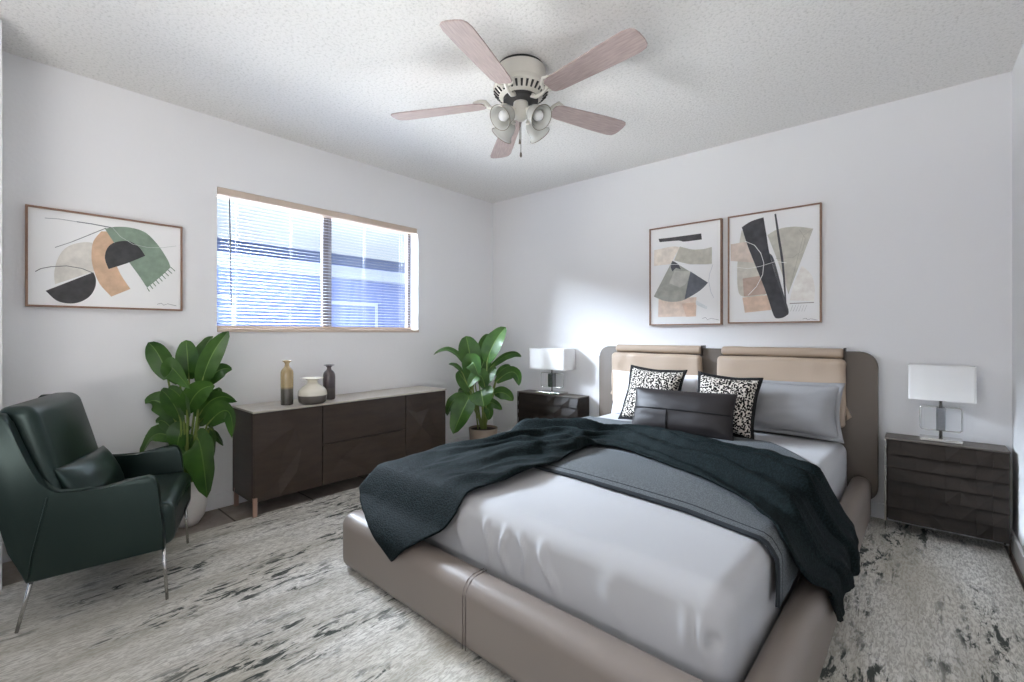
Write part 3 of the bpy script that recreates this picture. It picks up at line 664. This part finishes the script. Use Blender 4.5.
def lum_pt(a, b_): 
    pr = max(0, (1 - abs(a) ** 2.6) * (1 - abs(b_) ** 2.6)) ** 0.55
    return (0.325 * a * (1 - 0.045 * (1 - b_ * b_)), -0.060 * pr - 0.004, 0.1425 + 0.1425 * b_ * (1 - 0.045 * (1 - a * a)))
add_tube(bm, [lum_pt(-0.97 + 1.94 * k / 24, 0.02) for k in range(25)], 0.004, 6)
add_tube(bm, [lum_pt(-0.22, -0.93 + 0.93 * k / 10) for k in range(11)], 0.0035, 6)
mesh_obj('raised_seam', bm, 'black_cloth', lum)
# ================================================================ SIDEBOARD
def facets(x0, x1, z0, z1, nx, nz, amp, seed, back=0.018):
    """carved front: jittered grid of flat facets, x to the right, z up, facing -y, with a slab behind"""
    rnd = random.Random(seed); bm = bmesh.new(); g = []
    for i in range(nx + 1):
        col = []
        for j in range(nz + 1):
            e = i in (0, nx) or j in (0, nz)
            jx = 0 if i in (0, nx) else rnd.uniform(-.28, .28) * (x1 - x0) / nx
            jz = 0 if j in (0, nz) else rnd.uniform(-.28, .28) * (z1 - z0) / nz
            col.append(bm.verts.new((x0 + (x1 - x0) * i / nx + jx, -(0.4 * amp if e else rnd.uniform(0, amp)), z0 + (z1 - z0) * j / nz + jz)))
        g.append(col)
    for i in range(nx):
        for j in range(nz):
            a, b_, c, d = g[i][j], g[i + 1][j], g[i + 1][j + 1], g[i][j + 1]
            if (i + j + rnd.randint(0, 1)) % 2: bm.faces.new((a, b_, c)); bm.faces.new((a, c, d))
            else: bm.faces.new((a, b_, d)); bm.faces.new((b_, c, d))
    rim = [g[i][0] for i in range(nx + 1)] + [g[nx][j] for j in range(1, nz + 1)] + [g[i][nz] for i in range(nx - 1, -1, -1)] + [g[0][j] for j in range(nz - 1, 0, -1)]
    bk = [bm.verts.new((v.co.x, back, v.co.z)) for v in rim]
    for k in range(len(rim)): bm.faces.new((rim[k], bk[k], bk[(k + 1) % len(rim)], rim[(k + 1) % len(rim)]))
    bm.faces.new(bk); bmesh.ops.recalc_face_normals(bm, faces=bm.faces)
    return bm
SY0, SY1, SD, SZ0, SZ1 = -2.428, -0.946, 0.345, 0.09, 0.632
sb = thing('sideboard', (0.0, 0, 0), 'long smoked wood sideboard with carved doors under the window', 'sideboard')
sb.location = (0.018, (SY0 + SY1) / 2, 0); cy = sb.location.y
bm = bmesh.new(); a, b_ = SY0 - cy, SY1 - cy
add_box(bm, (0, a, SZ0), (SD - 0.022, b_, SZ1 - 0.012), 0.002); mesh_obj('carcass', bm, 'walnut', sb, False)
mesh_obj('top', box((-0.002, a - 0.002, SZ1 - 0.012), (SD - 0.002, b_ + 0.002, SZ1), 0.002), 'sideboard_top', sb, False)
ym = (-2.003 - cy, -1.346 - cy)
RX = Matrix.Rotation(R(90), 4, 'Z')
def front(name, ya, yb, za, zb, nx, nz, seed):
    bm = facets(ya + 0.003, yb - 0.003, za + 0.003, zb - 0.003, nx, nz, 0.030, seed)
    bmesh.ops.transform(bm, matrix=Matrix.Translation((SD - 0.022, 0, 0)) @ RX, verts=bm.verts)
    mesh_obj(name, bm, 'walnut', sb, False)
front('door', a, ym[0], SZ0, SZ1 - 0.012, 3, 4, 3)
front('drawer', ym[0], ym[1], 0.365, SZ1 - 0.012, 4, 2, 5)
front('drawer', ym[0], ym[1], SZ0, 0.358, 4, 2, 8)
front('door', ym[1], b_, SZ0, SZ1 - 0.012, 3, 4, 11)
for x, y in ((0.03, a + 0.012), (SD - 0.012, a + 0.012), (0.03, b_ - 0.012), (SD - 0.012, b_ - 0.012)):
    mesh_obj('leg', box((x - 0.009, y - 0.012, 0.001 if x < 0.3 else 0.0095), (x + 0.009, y + 0.012, SZ0 + 0.03), 0.002), 'copper_leg', sb, False)

def vase(label, mat_, prof, x, y):
    outer = prof; inner = [(max(r - 0.006, 0.004), z) for r, z in reversed(prof[2:])]
    n = 20; dense = []
    P = [(r, z) for r, z in outer]
    for i in range(len(P) - 1):
        for k in range(4): q = catmull([(r, z, 0) for r, z in P], i + k / 4); dense.append((max(q.x, 0.001), q.y))
    dense.append(P[-1]); top = P[-1]
    dense += [(top[0] - 0.004, top[1] + 0.001), (P[-2][0] * 0.8, P[-2][1]), (P[-3][0] * 0.7, P[-3][1] - 0.01), (0.006, P[-3][1] - 0.04)]
    o = mesh_obj('vase', add_lathe(bmesh.new(), dense, 40), mat_, None, True, (x, y, SZ1 + 0.001))
    return tag(o, label, 'vase')
vase('tall ochre and grey bottle vase on the sideboard', 'vase_gold', [(0.034, 0.0), (0.037, 0.01), (0.037, 0.08), (0.038, 0.15), (0.0375, 0.205), (0.03, 0.228), (0.016, 0.246), (0.0125, 0.262), (0.015, 0.272), (0.029, 0.281), (0.0285, 0.284)], 0.235, -2.182)
vase('squat cream and brown vase with a wide lip', 'vase_cream', [(0.07, 0.0), (0.084, 0.012), (0.089, 0.04), (0.089, 0.068), (0.082, 0.09), (0.06, 0.112), (0.038, 0.128), (0.03, 0.142), (0.034, 0.154), (0.066, 0.164), (0.066, 0.168)], 0.296, -2.044)
vase('dark plum bottle vase behind the squat cream vase', 'vase_dark', [(0.038, 0.0), (0.041, 0.01), (0.041, 0.07), (0.0415, 0.13), (0.040, 0.17), (0.031, 0.192), (0.017, 0.206), (0.014, 0.22), (0.017, 0.229), (0.035, 0.237), (0.0345, 0.24)], 0.202, -1.882)

# ================================================================ NIGHTSTANDS
def shingles(x0, x1, z0, z1, nx, rows, seed):
    """rows of sloping carved tiles, each with a protruding lower lip and a stepped diagonal break"""
    rnd = random.Random(seed); bm = bmesh.new(); w = (x1 - x0) / nx; h = (z1 - z0) / rows
    for r in range(rows):
        zt = z1 - r * h; zb = zt - h; diag = 2.0 + 1.0 * r; 
        for c in range(nx):
            xa, xb = x0 + c * w, x0 + (c + 1) * w
            lip = 0.024 if (nx - c) < diag + 3.2 else 0.020
            lip += rnd.uniform(-0.003, 0.003); tl, tr = rnd.uniform(-0.002, 0.003), rnd.uniform(-0.002, 0.003)
            bl_, br = lip + rnd.uniform(-0.003, 0.003), lip + rnd.uniform(-0.003, 0.003)
            if (c + rows - r) in (nx - 1, nx + 1): br = 0.016; tr = 0.006
            A = bm.verts.new((xa, -tl, zt)); B = bm.verts.new((xb, -tr, zt)); C_ = bm.verts.new((xb, -br, zb)); D = bm.verts.new((xa, -bl_, zb))
            if (c + r) % 2: bm.faces.new((A, D, C_)); bm.faces.new((A, C_, B))
            else: bm.faces.new((A, D, B)); bm.faces.new((D, C_, B))
            A2, B2, C2, D2 = (bm.verts.new((v.co.x, 0.012, v.co.z)) for v in (A, B, C_, D))
            for p, q, p2, q2 in ((A, B, A2, B2), (B, C_, B2, C2), (C_, D, C2, D2), (D, A, D2, A2)): bm.faces.new((p, q, q2, p2))
    bmesh.ops.recalc_face_normals(bm, faces=bm.faces)
    return bm
def nightstand(label, x0, x1, yf, yb, z0, z1, seed, zf, zbk):
    cx = (x0 + x1) / 2; t = thing('nightstand', (cx, yb, 0), label, 'nightstand'); a, b_ = x0 - cx, x1 - cx; f = yf - yb
    mesh_obj('carcass', box((a, f + 0.02, z0), (b_, 0, z1 - 0.008), 0.002), 'walnut_dark', t, False)
    mesh_obj('top', box((a - 0.002, f + 0.004, z1 - 0.008), (b_ + 0.002, 0, z1), 0.002), 'walnut_top', t, False)
    hh = (z1 - 0.01 - z0) / 2
    for k in range(2):
        bm = shingles(a + 0.012, b_ - 0.002, z0 + k * hh + 0.002, z0 + (k + 1) * hh - 0.001, 8, 3, seed + k)
        bmesh.ops.transform(bm, matrix=Matrix.Translation((0, f + 0.014, 0)), verts=bm.verts); mesh_obj('drawer', bm, 'walnut_dark', t, False)
    for x, y in ((a, f), (b_, f), (a, -0.02), (b_, -0.02)):
        s = -1 if x < 0 else 1
        bm = bmesh.new(); q = (x + s * 0.0, y)
        add_box(bm, (x - 0.004, y - 0.004 + 0.01, zf if y < -0.1 else zbk), (x + 0.004, y + 0.014, z1 - 0.01 if (s < 0 and y < -0.1) else z0 + 0.02), 0.001)
        mesh_obj('leg', bm, 'chrome' if (s < 0 and y < -0.1) else 'dark_leg', t, False)
    return t
nightstand('smoked wood nightstand with carved tiles in the right corner', 3.165, 3.636, -0.202, -0.018, 0.072, 0.517, 21, RZ, RZ)
nightstand('smoked wood nightstand with carved tiles between plant and bed', 0.497, 1.166, -0.202, -0.018, 0.08, 0.551, 31, RZ, RZ)

# ================================================================ TABLE LAMPS
def lamp(label, cx, cy, z, k, h):
    """k scales the width, h the height (metres from the table to the top of the shade = 0.404*h)"""
    t = thing('table_lamp', (cx, cy, z), label, 'lamp')
    W2 = 0.131 * k; D2 = 0.062 * k
    bm = bmesh.new(); o1 = rounded_rect(-W2, W2, -D2, D2, 0.012 * k, 5); n = len(o1)
    rings = []
    for ins, zz in ((0, 0.220 * h), (0, 0.405 * h), (0.003, 0.405 * h), (0.003, 0.220 * h)):
        rings.append([bm.verts.new((x * (1 - ins / W2), y * (1 - ins / D2), zz)) for x, y in o1])
    for i in range(4):
        A, B = rings[i], rings[(i + 1) % 4]
        for q in range(n): bm.faces.new((A[q], A[(q + 1) % n], B[(q + 1) % n], B[q]))
    bmesh.ops.recalc_face_normals(bm, faces=bm.faces)
    autosmooth(mesh_obj('lamp_shade', bm, 'shade', t), 50)
    mesh_obj('base', box((-0.084 * k, -0.05 * k, 0.0), (0.084 * k, 0.05 * k, 0.017), 0.002), 'chrome', t, False)
    bm = bmesh.new(); add_tube(bm, [(0, 0, 0.016), (0, 0, 0.24 * h), (0, 0, 0.242 * h), (0, 0, 0.33 * h)], [0.0075, 0.0075, 0.012, 0.012], 12)
    for sx in (-1, 1): add_tube(bm, [(0, 0, 0.236 * h), (sx * (W2 - 0.004), 0, 0.236 * h)], 0.0016, 6)
    mesh_obj('stem', bm, 'chrome', t)
    mesh_obj('centre_block', box((-0.018 * k, -0.018 * k, 0.056 * h), (0.018 * k, 0.018 * k, 0.178 * h), 0.003), 'lamp_glass', t, False)
    bm = bmesh.new(); add_tube(bm, [(x, 0, y) for x, y in rounded_rect(-0.082 * k, 0.082 * k, 0.056 * h, 0.182 * h, 0.014)], 0.0032, 8, closed=True)
    mesh_obj('open_frame', bm, 'chrome', t)
    return t
lamp('table lamp with white rectangular shade on the right nightstand', 3.392, -0.108, 0.518, 1.0, 1.0)
lamp('table lamp with white rectangular shade on the nightstand near the plant', 0.832, -0.108, 0.552, 1.50, 1.0)

# ================================================================ ARMCHAIR
CO = Vector((0.985, -2.974, RZ)); CA = R(69.3 - 90)
ch = thing('armchair', CO, 'dark green leather armchair on thin steel legs', 'armchair', (0, 0, CA))
# local frame: +y = the way the chair faces, -x = across the seat to the far arm
def cp(a, z, n): return (-n, a, z)
WCH = 0.57
out = [(-0.41, 0.178), (-0.005, 0.214), (-0.012, 0.30), (-0.028, 0.47), (-0.033, 0.493), (-0.043, 0.508), (-0.06, 0.515), (-0.10, 0.509), (-0.20, 0.489), (-0.28, 0.481), (-0.33, 0.486), (-0.356, 0.505),
       (-0.378, 0.545), (-0.405, 0.612), (-0.432, 0.69), (-0.455, 0.762), (-0.470, 0.795), (-0.50, 0.803), (-0.55, 0.803), (-0.56, 0.792), (-0.535, 0.68), (-0.50, 0.50), (-0.455, 0.30)]
for n0, n1 in ((-0.022, 0.024), (WCH - 0.024, WCH + 0.022)):
    bm = bmesh.new(); add_prism(bm, out, lambda a, z, d: cp(a, z, d), n0, n1, 0.010, 3)
    p = autosmooth(mesh_obj('side_panel', bm, 'green_leather', ch), 50)
    bm = bmesh.new()
    nn = n0 - 0.001 if n0 < 0.1 else n1 + 0.001
    add_tube(bm, [cp(*q, nn) for q in ((-0.352, 0.482), (-0.372, 0.38), (-0.392, 0.28), (-0.402, 0.20))], 0.003, 6); mesh_obj('seam', bm, 'green_leather', p)
bm = bmesh.new()
add_prism(bm, [(-0.415, 0.182), (-0.36, 0.186), (-0.40, 0.34), (-0.452, 0.55), (-0.50, 0.770), (-0.545, 0.770), (-0.525, 0.66), (-0.47, 0.40)], lambda a, z, d: cp(a, z, d), 0.024, WCH - 0.024, 0.008, 2)
autosmooth(mesh_obj('back_panel', bm, 'green_leather', ch), 45)
def sk(z_, a_): return 0
bm = soft_box((-WCH / 2, -0.175, 0.295), (WCH / 2 - 0.027, 0.195, 0.088), (0.03, 0.04, 0.04), (16, 14, 8), lambda p, n: p + Vector((0, 0, 0.010 * (1 - ((p.x + WCH / 2) / 0.26) ** 2)) if n.z > 0 else (0, 0, 0)))
mesh_obj('seat_cushion', bm, 'green_leather', ch)
# back cushion: upright pad leaning on the back panel
def bdisp(p, n):
    bulge = 0.022 * (1 - ((p.x + WCH / 2) / 0.25) ** 2) * (1 - ((p.z - 0.60) / 0.26) ** 2)
    q = p + Vector((0, bulge if n.y > 0.2 else 0, 0))
    lean = math.tan(R(19)); q.y -= (q.z - 0.38) * lean * 0.74
    return q
bm = soft_box((-WCH / 2, -0.352, 0.602), (WCH / 2 - 0.036, 0.052, 0.213), (0.03, 0.035, 0.035), (18, 6, 18), bdisp)
mesh_obj('back_cushion', bm, 'green_leather', ch)
for a0, z0, a1 in ((-0.398, 0.195, -0.441), (-0.012, 0.222, 0.0)):
    for n in (0.003, WCH - 0.003):
        bm = bmesh.new(); add_tube(bm, [cp(a1, 0.001, n), cp(a0, z0, n)], [0.0055, 0.0075], 10)
        l = mesh_obj('leg', bm, 'chrome', ch)
for n in (0.003, WCH - 0.003):
    mesh_obj('under_rail', add_tube(bmesh.new(), [cp(-0.30, 0.195, n), cp(-0.02, 0.215, n)], 0.006, 8), 'chrome', ch)
# loose lumbar cushion on the seat
lc = pillow('cushion', 'small dark green leather cushion on the armchair seat', 'cushion', 0.40, 0.20, 0.11, 0, 0, 0, 0, 'green_leather', pinch=0.05, seed=12, wr=0.006)
lc.matrix_world = Matrix.Translation(CO) @ Matrix.Rotation(CA, 4, 'Z') @ Matrix.Translation((-0.225, -0.246, 0.388)) @ Matrix.Rotation(R(-7), 4, 'Z') @ Matrix.Rotation(R(24), 4, 'X')

# ================================================================ PLANTS
def leaf_mesh(base, mid, tip, width, twist, root, cupping=0.22):
    base, mid, tip, root = map(Vector, (base, mid, tip, root)); bm = bmesh.new(); N = 14
    ctrl = 2 * mid - 0.5 * (base + tip)
    cen = [(1 - t) ** 2 * base + 2 * t * (1 - t) * ctrl + t * t * tip for t in [k / N for k in range(N + 1)]]
    view = Vector((0.656, -0.755, 0.25)).normalized(); rows = []
    for k, c in enumerate(cen):
        t = k / N; tan = (cen[min(k + 1, N)] - cen[max(k - 1, 0)]).normalized()
        side = tan.cross(view)
        side = side.normalized() if side.length > 0.05 else Vector((0.755, 0.656, 0))
        side = Matrix.Rotation(R(twist), 3, tan) @ side; nor = side.cross(tan).normalized()
        w = width * 0.62 * (max(0.0, math.sin(math.pi * min(1, 0.03 + t * 0.97) ** 0.85)) ** 0.55)
        row = []
        for a in (-1, -0.55, -0.045, 0, 0.045, 0.55, 1):
            rip = 0.05 * math.sin(t * 19 + a * 3) * abs(a)
            row.append(bm.verts.new(c + side * (a * w) + nor * ((cupping * (abs(a) ** 1.3) + rip) * w - (0.0015 if abs(a) < 0.05 else 0))))
        rows.append(row)
    for A, B in zip(rows, rows[1:]):
        for k in range(6):
            f = bm.faces.new((A[k], A[k + 1], B[k + 1], B[k])); f.material_index = 1 if k in (2, 3) else 0
    n0 = len(bm.faces)
    m1 = root.lerp(base, 0.55) + Vector((0, 0, 0.02))
    add_tube(bm, [root, m1, base, cen[1], cen[2]], [0.007, 0.006, 0.005, 0.004, 0.002], 6)
    bm.faces.ensure_lookup_table()
    for f in bm.faces[n0:]: f.material_index = 2
    return bm
def plant(label, ctr, pot_prof, pot_mat, soil_r, soil_z, LV):
    t = thing('potted_plant', (*ctr, 0.0), label, 'plant'); o0 = Vector((*ctr, 0))
    pm = mesh_obj('pot', add_lathe(bmesh.new(), pot_prof, 40), pot_mat, t); autosmooth(pm, 50)
    mesh_obj('soil', add_lathe(bmesh.new(), [(soil_r, soil_z - 0.01), (soil_r, soil_z), (soil_r * 0.5, soil_z + 0.006)], 28), 'soil', t)
    rnd = random.Random(7)
    for b_, m_, e_, w, tw in LV:
        a = rnd.uniform(0, 6.28); r = rnd.uniform(0.0, 0.4) * soil_r
        root = Vector((r * math.cos(a), r * math.sin(a), soil_z))
        q = [Vector(p) - o0 for p in (b_, m_, e_)]
        for p in q: 
            p.x = max(p.x, 0.03 - o0.x); p.y = min(p.y, -0.03 - o0.y)
        mesh_obj('leaf', leaf_mesh(q[0], q[1], q[2], w, tw, root), ['leaf', 'rib', 'stalk'], t)
    return t
plant('tall leafy plant in a white pot behind the armchair', (0.155, -2.70), [(0.035, 0.0005), (0.05, 0.004), (0.08, 0.05), (0.094, 0.11), (0.096, 0.15), (0.092, 0.22), (0.088, 0.26), (0.082, 0.26), (0.085, 0.20), (0.084, 0.15), (0.02, 0.15)], 'pot_white', 0.080, 0.23, PLANT_L)
plant('leafy plant in a beige pot in the room corner', (0.43, -0.58), [(0.085, 0.0095), (0.09, 0.014), (0.118, 0.15), (0.128, 0.262), (0.120, 0.262), (0.11, 0.16), (0.02, 0.15)], 'pot_beige', 0.118, 0.245, PLANT_R)

# ================================================================ PICTURES
def picture(label, axis, a0, a1, z0, z1, shapes, fw=0.009):
    """axis 'x' hangs on the left wall (a = y), axis 'y' on the back wall (a = x)"""
    ca, cz = (a0 + a1) / 2, (z0 + z1) / 2
    if axis == 'x': fn = lambda a, z, d: (d, a - ca, z - cz); loc = (0.001, ca, cz)
    else: fn = lambda a, z, d: (a - ca, -d, z - cz); loc = (ca, -0.001, cz)
    t = thing('framed_picture', loc, label, 'picture')
    bm = bmesh.new()
    for A0, A1, Z0, Z1 in ((a0, a1, z1 - fw, z1), (a0, a1, z0, z0 + fw), (a0, a0 + fw, z0 + fw, z1 - fw), (a1 - fw, a1, z0 + fw, z1 - fw)):
        add_prism(bm, [(A0, Z0), (A1, Z0), (A1, Z1), (A0, Z1)], fn, 0.0, 0.032)
    mesh_obj('frame', bm, 'frame_wood', t, False)
    mats = ['paper']; bm = bmesh.new()
    bm2 = bmesh.new(); add_prism(bm2, [(a0 + fw, z0 + fw), (a1 - fw, z0 + fw), (a1 - fw, z1 - fw), (a0 + fw, z1 - fw)], fn, 0.002, 0.022)
    me = bpy.data.meshes.new('t'); bm2.to_mesh(me); bm2.free(); bm.from_mesh(me); bpy.data.meshes.remove(me)
    def smooth_outline(P):
        n = len(P); V2 = [Vector(p) for p in P]; out = []
        def corner(i): 
            d0, d1 = V2[i] - V2[i - 1], V2[(i + 1) % n] - V2[i]
            return d0.length < 1e-6 or d1.length < 1e-6 or d0.angle(d1) > R(48)
        cs = [corner(i) for i in range(n)]
        for i in range(n):
            p1, p2 = V2[i], V2[(i + 1) % n]; p0 = p1 if cs[i] else V2[i - 1]; p3 = p2 if cs[(i + 1) % n] else V2[(i + 2) % n]
            for t in (0, 0.25, 0.5, 0.75):
                out.append(tuple(0.5 * ((2 * p1) + (-p0 + p2) * t + (2 * p0 - 5 * p1 + 4 * p2 - p3) * t * t + (-p0 + 3 * p1 - 3 * p2 + p3) * t ** 3)))
        return out
    for k, (kind, col, w, pts) in enumerate(shapes):
        gm = sum(col) / 3; col = tuple(int(round((c * 0.78 + gm * 0.22) + (24 if gm < 110 else 0))) for c in col)
        key = 'ink_%d_%d_%d' % col
        if key not in M: M[key] = mat('paint_%d_%d_%d' % col, col, 0.85, spec=0.1, mottle=(tuple(min(255, int(c * 1.06 + 10)) for c in col), 22, 0.35, 0.7))
        if key not in mats: mats.append(key)
        d = 0.0222 + 0.00012 * k; mi = mats.index(key)
        if kind == 'f':
            P = smooth_outline(pts)
            vs = [bm.verts.new(fn(a, z, d)) for a, z in P]
            f = bm.faces.new(vs); f.material_index = mi
            bmesh.ops.triangulate(bm, faces=[f])
        else:
            hw = w * 0.00052; L = []
            for i, p in enumerate(pts):
                q0, q1 = Vector(pts[max(i - 1, 0)]), Vector(pts[min(i + 1, len(pts) - 1)]); tg = (q1 - q0).normalized(); nr = Vector((-tg.y, tg.x)) * hw
                L.append((bm.verts.new(fn(p[0] + nr.x, p[1] + nr.y, d)), bm.verts.new(fn(p[0] - nr.x, p[1] - nr.y, d))))
            for A, B in zip(L, L[1:]): f = bm.faces.new((A[0], A[1], B[1], B[0])); f.material_index = mi
    mesh_obj('canvas', bm, mats, t, False)
    return t
picture('wide abstract print with a green arch left of the window', 'x', -3.332, -2.696, 1.225, 1.72, ART_L)
picture('smaller abstract print with a grey fan above the bed', 'y', 1.72, 2.259, 1.154, 1.911, ART_M)
picture('larger abstract print with a black slanted bar above the bed', 'y', 2.300, 2.850, 1.161, 1.912, ART_R)

# ================================================================ CEILING FAN
FC = Vector((1.78, -1.68, H)); fan = thing('ceiling_fan', FC, 'ivory ceiling fan with five wooden blades and a light kit', 'ceiling fan')
autosmooth(mesh_obj('mounting_ring', add_lathe(bmesh.new(), [(0.115, -0.0005), (0.115, -0.018), (0.10, -0.02)], 48), 'fan_dark', fan), 40)
autosmooth(mesh_obj('motor_housing', add_lathe(bmesh.new(), [(0.10, -0.014), (0.124, -0.016), (0.127, -0.03), (0.125, -0.085), (0.128, -0.092), (0.138, -0.106), (0.142, -0.120), (0.116, -0.146), (0.095, -0.158), (0.07, -0.160)], 56), 'fan_white', fan), 40)
bm = bmesh.new()
for k in range(30):
    a = 2 * math.pi * k / 30
    p0 = Vector((0.1345 * math.cos(a), 0.1345 * math.sin(a), -0.1275)); p1 = Vector((0.111 * math.cos(a), 0.111 * math.sin(a), -0.1505))
    add_tube(bm, [p0, p1], [0.0062, 0.0048], 8)
slots = mesh_obj('vent_slots', bm, 'fan_dark', [c for c in fan.children if c.name.startswith('motor')][0])
autosmooth(mesh_obj('rotor', add_lathe(bmesh.new(), [(0.05, -0.157), (0.088, -0.159), (0.088, -0.176), (0.05, -0.18)], 40), 'fan_dark', fan), 40)
autosmooth(mesh_obj('switch_housing', add_lathe(bmesh.new(), [(0.03, -0.176), (0.036, -0.178), (0.040, -0.20), (0.042, -0.23), (0.036, -0.252), (0.022, -0.264), (0.012, -0.272)], 40), 'fan_white', fan), 40)
TIPS = [(1.968, -2.316), (2.472, -1.76), (2.011, -1.061), (1.201, -1.208), (1.152, -2.002)]
BZ_ = 2.266 - H
for k, (tx, ty) in enumerate(TIPS):
    d = Vector((tx - FC.x, ty - FC.y)); L = d.length; ang = math.atan2(d.y, d.x); mrot = Matrix.Rotation(ang, 4, 'Z')
    pitch = Matrix.Translation((0, 0, BZ_)) @ Matrix.Rotation(R(-11), 4, 'X')
    r0 = 0.19; ol = []
    for x, hw in ((r0, 0.030), (r0 + 0.012, 0.045), (r0 + 0.05, 0.053), (L - 0.16, 0.066), (L - 0.05, 0.069), (L - 0.018, 0.062), (L - 0.004, 0.046), (L, 0.02)): ol.append((x, hw))
    ol = ol + [(x, -h_) for x, h_ in reversed(ol)]
    bm = bmesh.new(); add_prism(bm, ol, lambda a, b_, dd: (a, b_, dd), -0.003, 0.003, 0.0015, 1)
    bl_ = mesh_obj('blade', bm, 'blade', fan, False); bl_.matrix_local = mrot @ pitch
    # blade iron: curved ivory bracket that grips the blade from above
    bm = bmesh.new()
    add_tube(bm, [(0.075, 0, -0.168), (0.11, 0.0, -0.190), (0.15, 0, -0.190), (0.178, 0, BZ_ + 0.002), (0.195, 0, BZ_ + 0.010)], [0.012, 0.010, 0.009, 0.010, 0.009], 8)
    for sgn in (-1, 1): add_tube(bm, [(0.165, 0, BZ_ - 0.004), (0.178, sgn * 0.035, BZ_ + 0.006), (0.20, sgn * 0.050, BZ_ + 0.012 - sgn * 0.009), (0.24, sgn * 0.036, BZ_ + 0.012 - sgn * 0.006)], [0.009, 0.008, 0.007, 0.005], 8)
    bmesh.ops.transform(bm, matrix=mrot, verts=bm.verts)
    mesh_obj('blade_iron', bm, 'fan_white', fan)
for k in range(4):
    az = R(-50 + 45 + 90 * k); dirv = Vector((math.cos(az), math.sin(az), 0))
    axis = (dirv * 0.80 + Vector((0, 0, -0.60))).normalized()
    p0 = Vector((0, 0, -0.235)) + dirv * 0.05; p1 = dirv * 0.068 + Vector((0, 0, -0.246))
    bm = bmesh.new(); add_tube(bm, [Vector((0, 0, -0.225)) + dirv * 0.03, p0 + Vector((0, 0, 0.006)), p1], 0.009, 8)
    mq = Matrix.Translation(p1) @ axis.to_track_quat('Z', 'Y').to_matrix().to_4x4()
    add_lathe(bm, [(0.016, -0.008), (0.026, -0.004), (0.027, 0.016), (0.018, 0.02)], 24, mq)
    arm = mesh_obj('light_arm', bm, 'fan_white', fan); autosmooth(arm, 40)
    bm = bmesh.new(); add_lathe(bm, [(0.026, 0.006), (0.040, 0.022), (0.046, 0.045), (0.047, 0.068), (0.053, 0.085), (0.060, 0.093), (0.058, 0.0935), (0.051, 0.086), (0.045, 0.068), (0.044, 0.045), (0.038, 0.024), (0.024, 0.009)], 36, mq, cap=False)
    mesh_obj('glass_shade', bm, 'fan_glass', arm)
    bm = bmesh.new(); add_tube(bm, [mq @ Vector((0.0595 * math.cos(a), 0.0595 * math.sin(a), 0.0935)) for a in [2 * math.pi * i / 36 for i in range(36)]], 0.0016, 6, closed=True); mesh_obj('brass_rim', bm, 'brass', arm)
    bm = bmesh.new(); add_lathe(bm, [(0.010, 0.018), (0.013, 0.03), (0.024, 0.055), (0.026, 0.066), (0.02, 0.08), (0.006, 0.086)], 20, mq); mesh_obj('light_bulb', bm, 'bulb', arm)
bm = bmesh.new(); add_tube(bm, [(0.004, -0.004, -0.28), (0.004, -0.004, -0.43)], 0.0016, 6); add_tube(bm, [(0.004, -0.004, -0.43), (0.004, -0.004, -0.436), (0.004, -0.004, -0.452), (0.004, -0.004, -0.458)], [0.002, 0.005, 0.006, 0.002], 8)
add_tube(bm, [(-0.012, 0.006, -0.27), (-0.012, 0.006, -0.36)], 0.0014, 6); add_tube(bm, [(-0.012, 0.006, -0.36), (-0.012, 0.006, -0.382)], [0.003, 0.005], 8)
mesh_obj('pull_chain', bm, 'brass', fan)
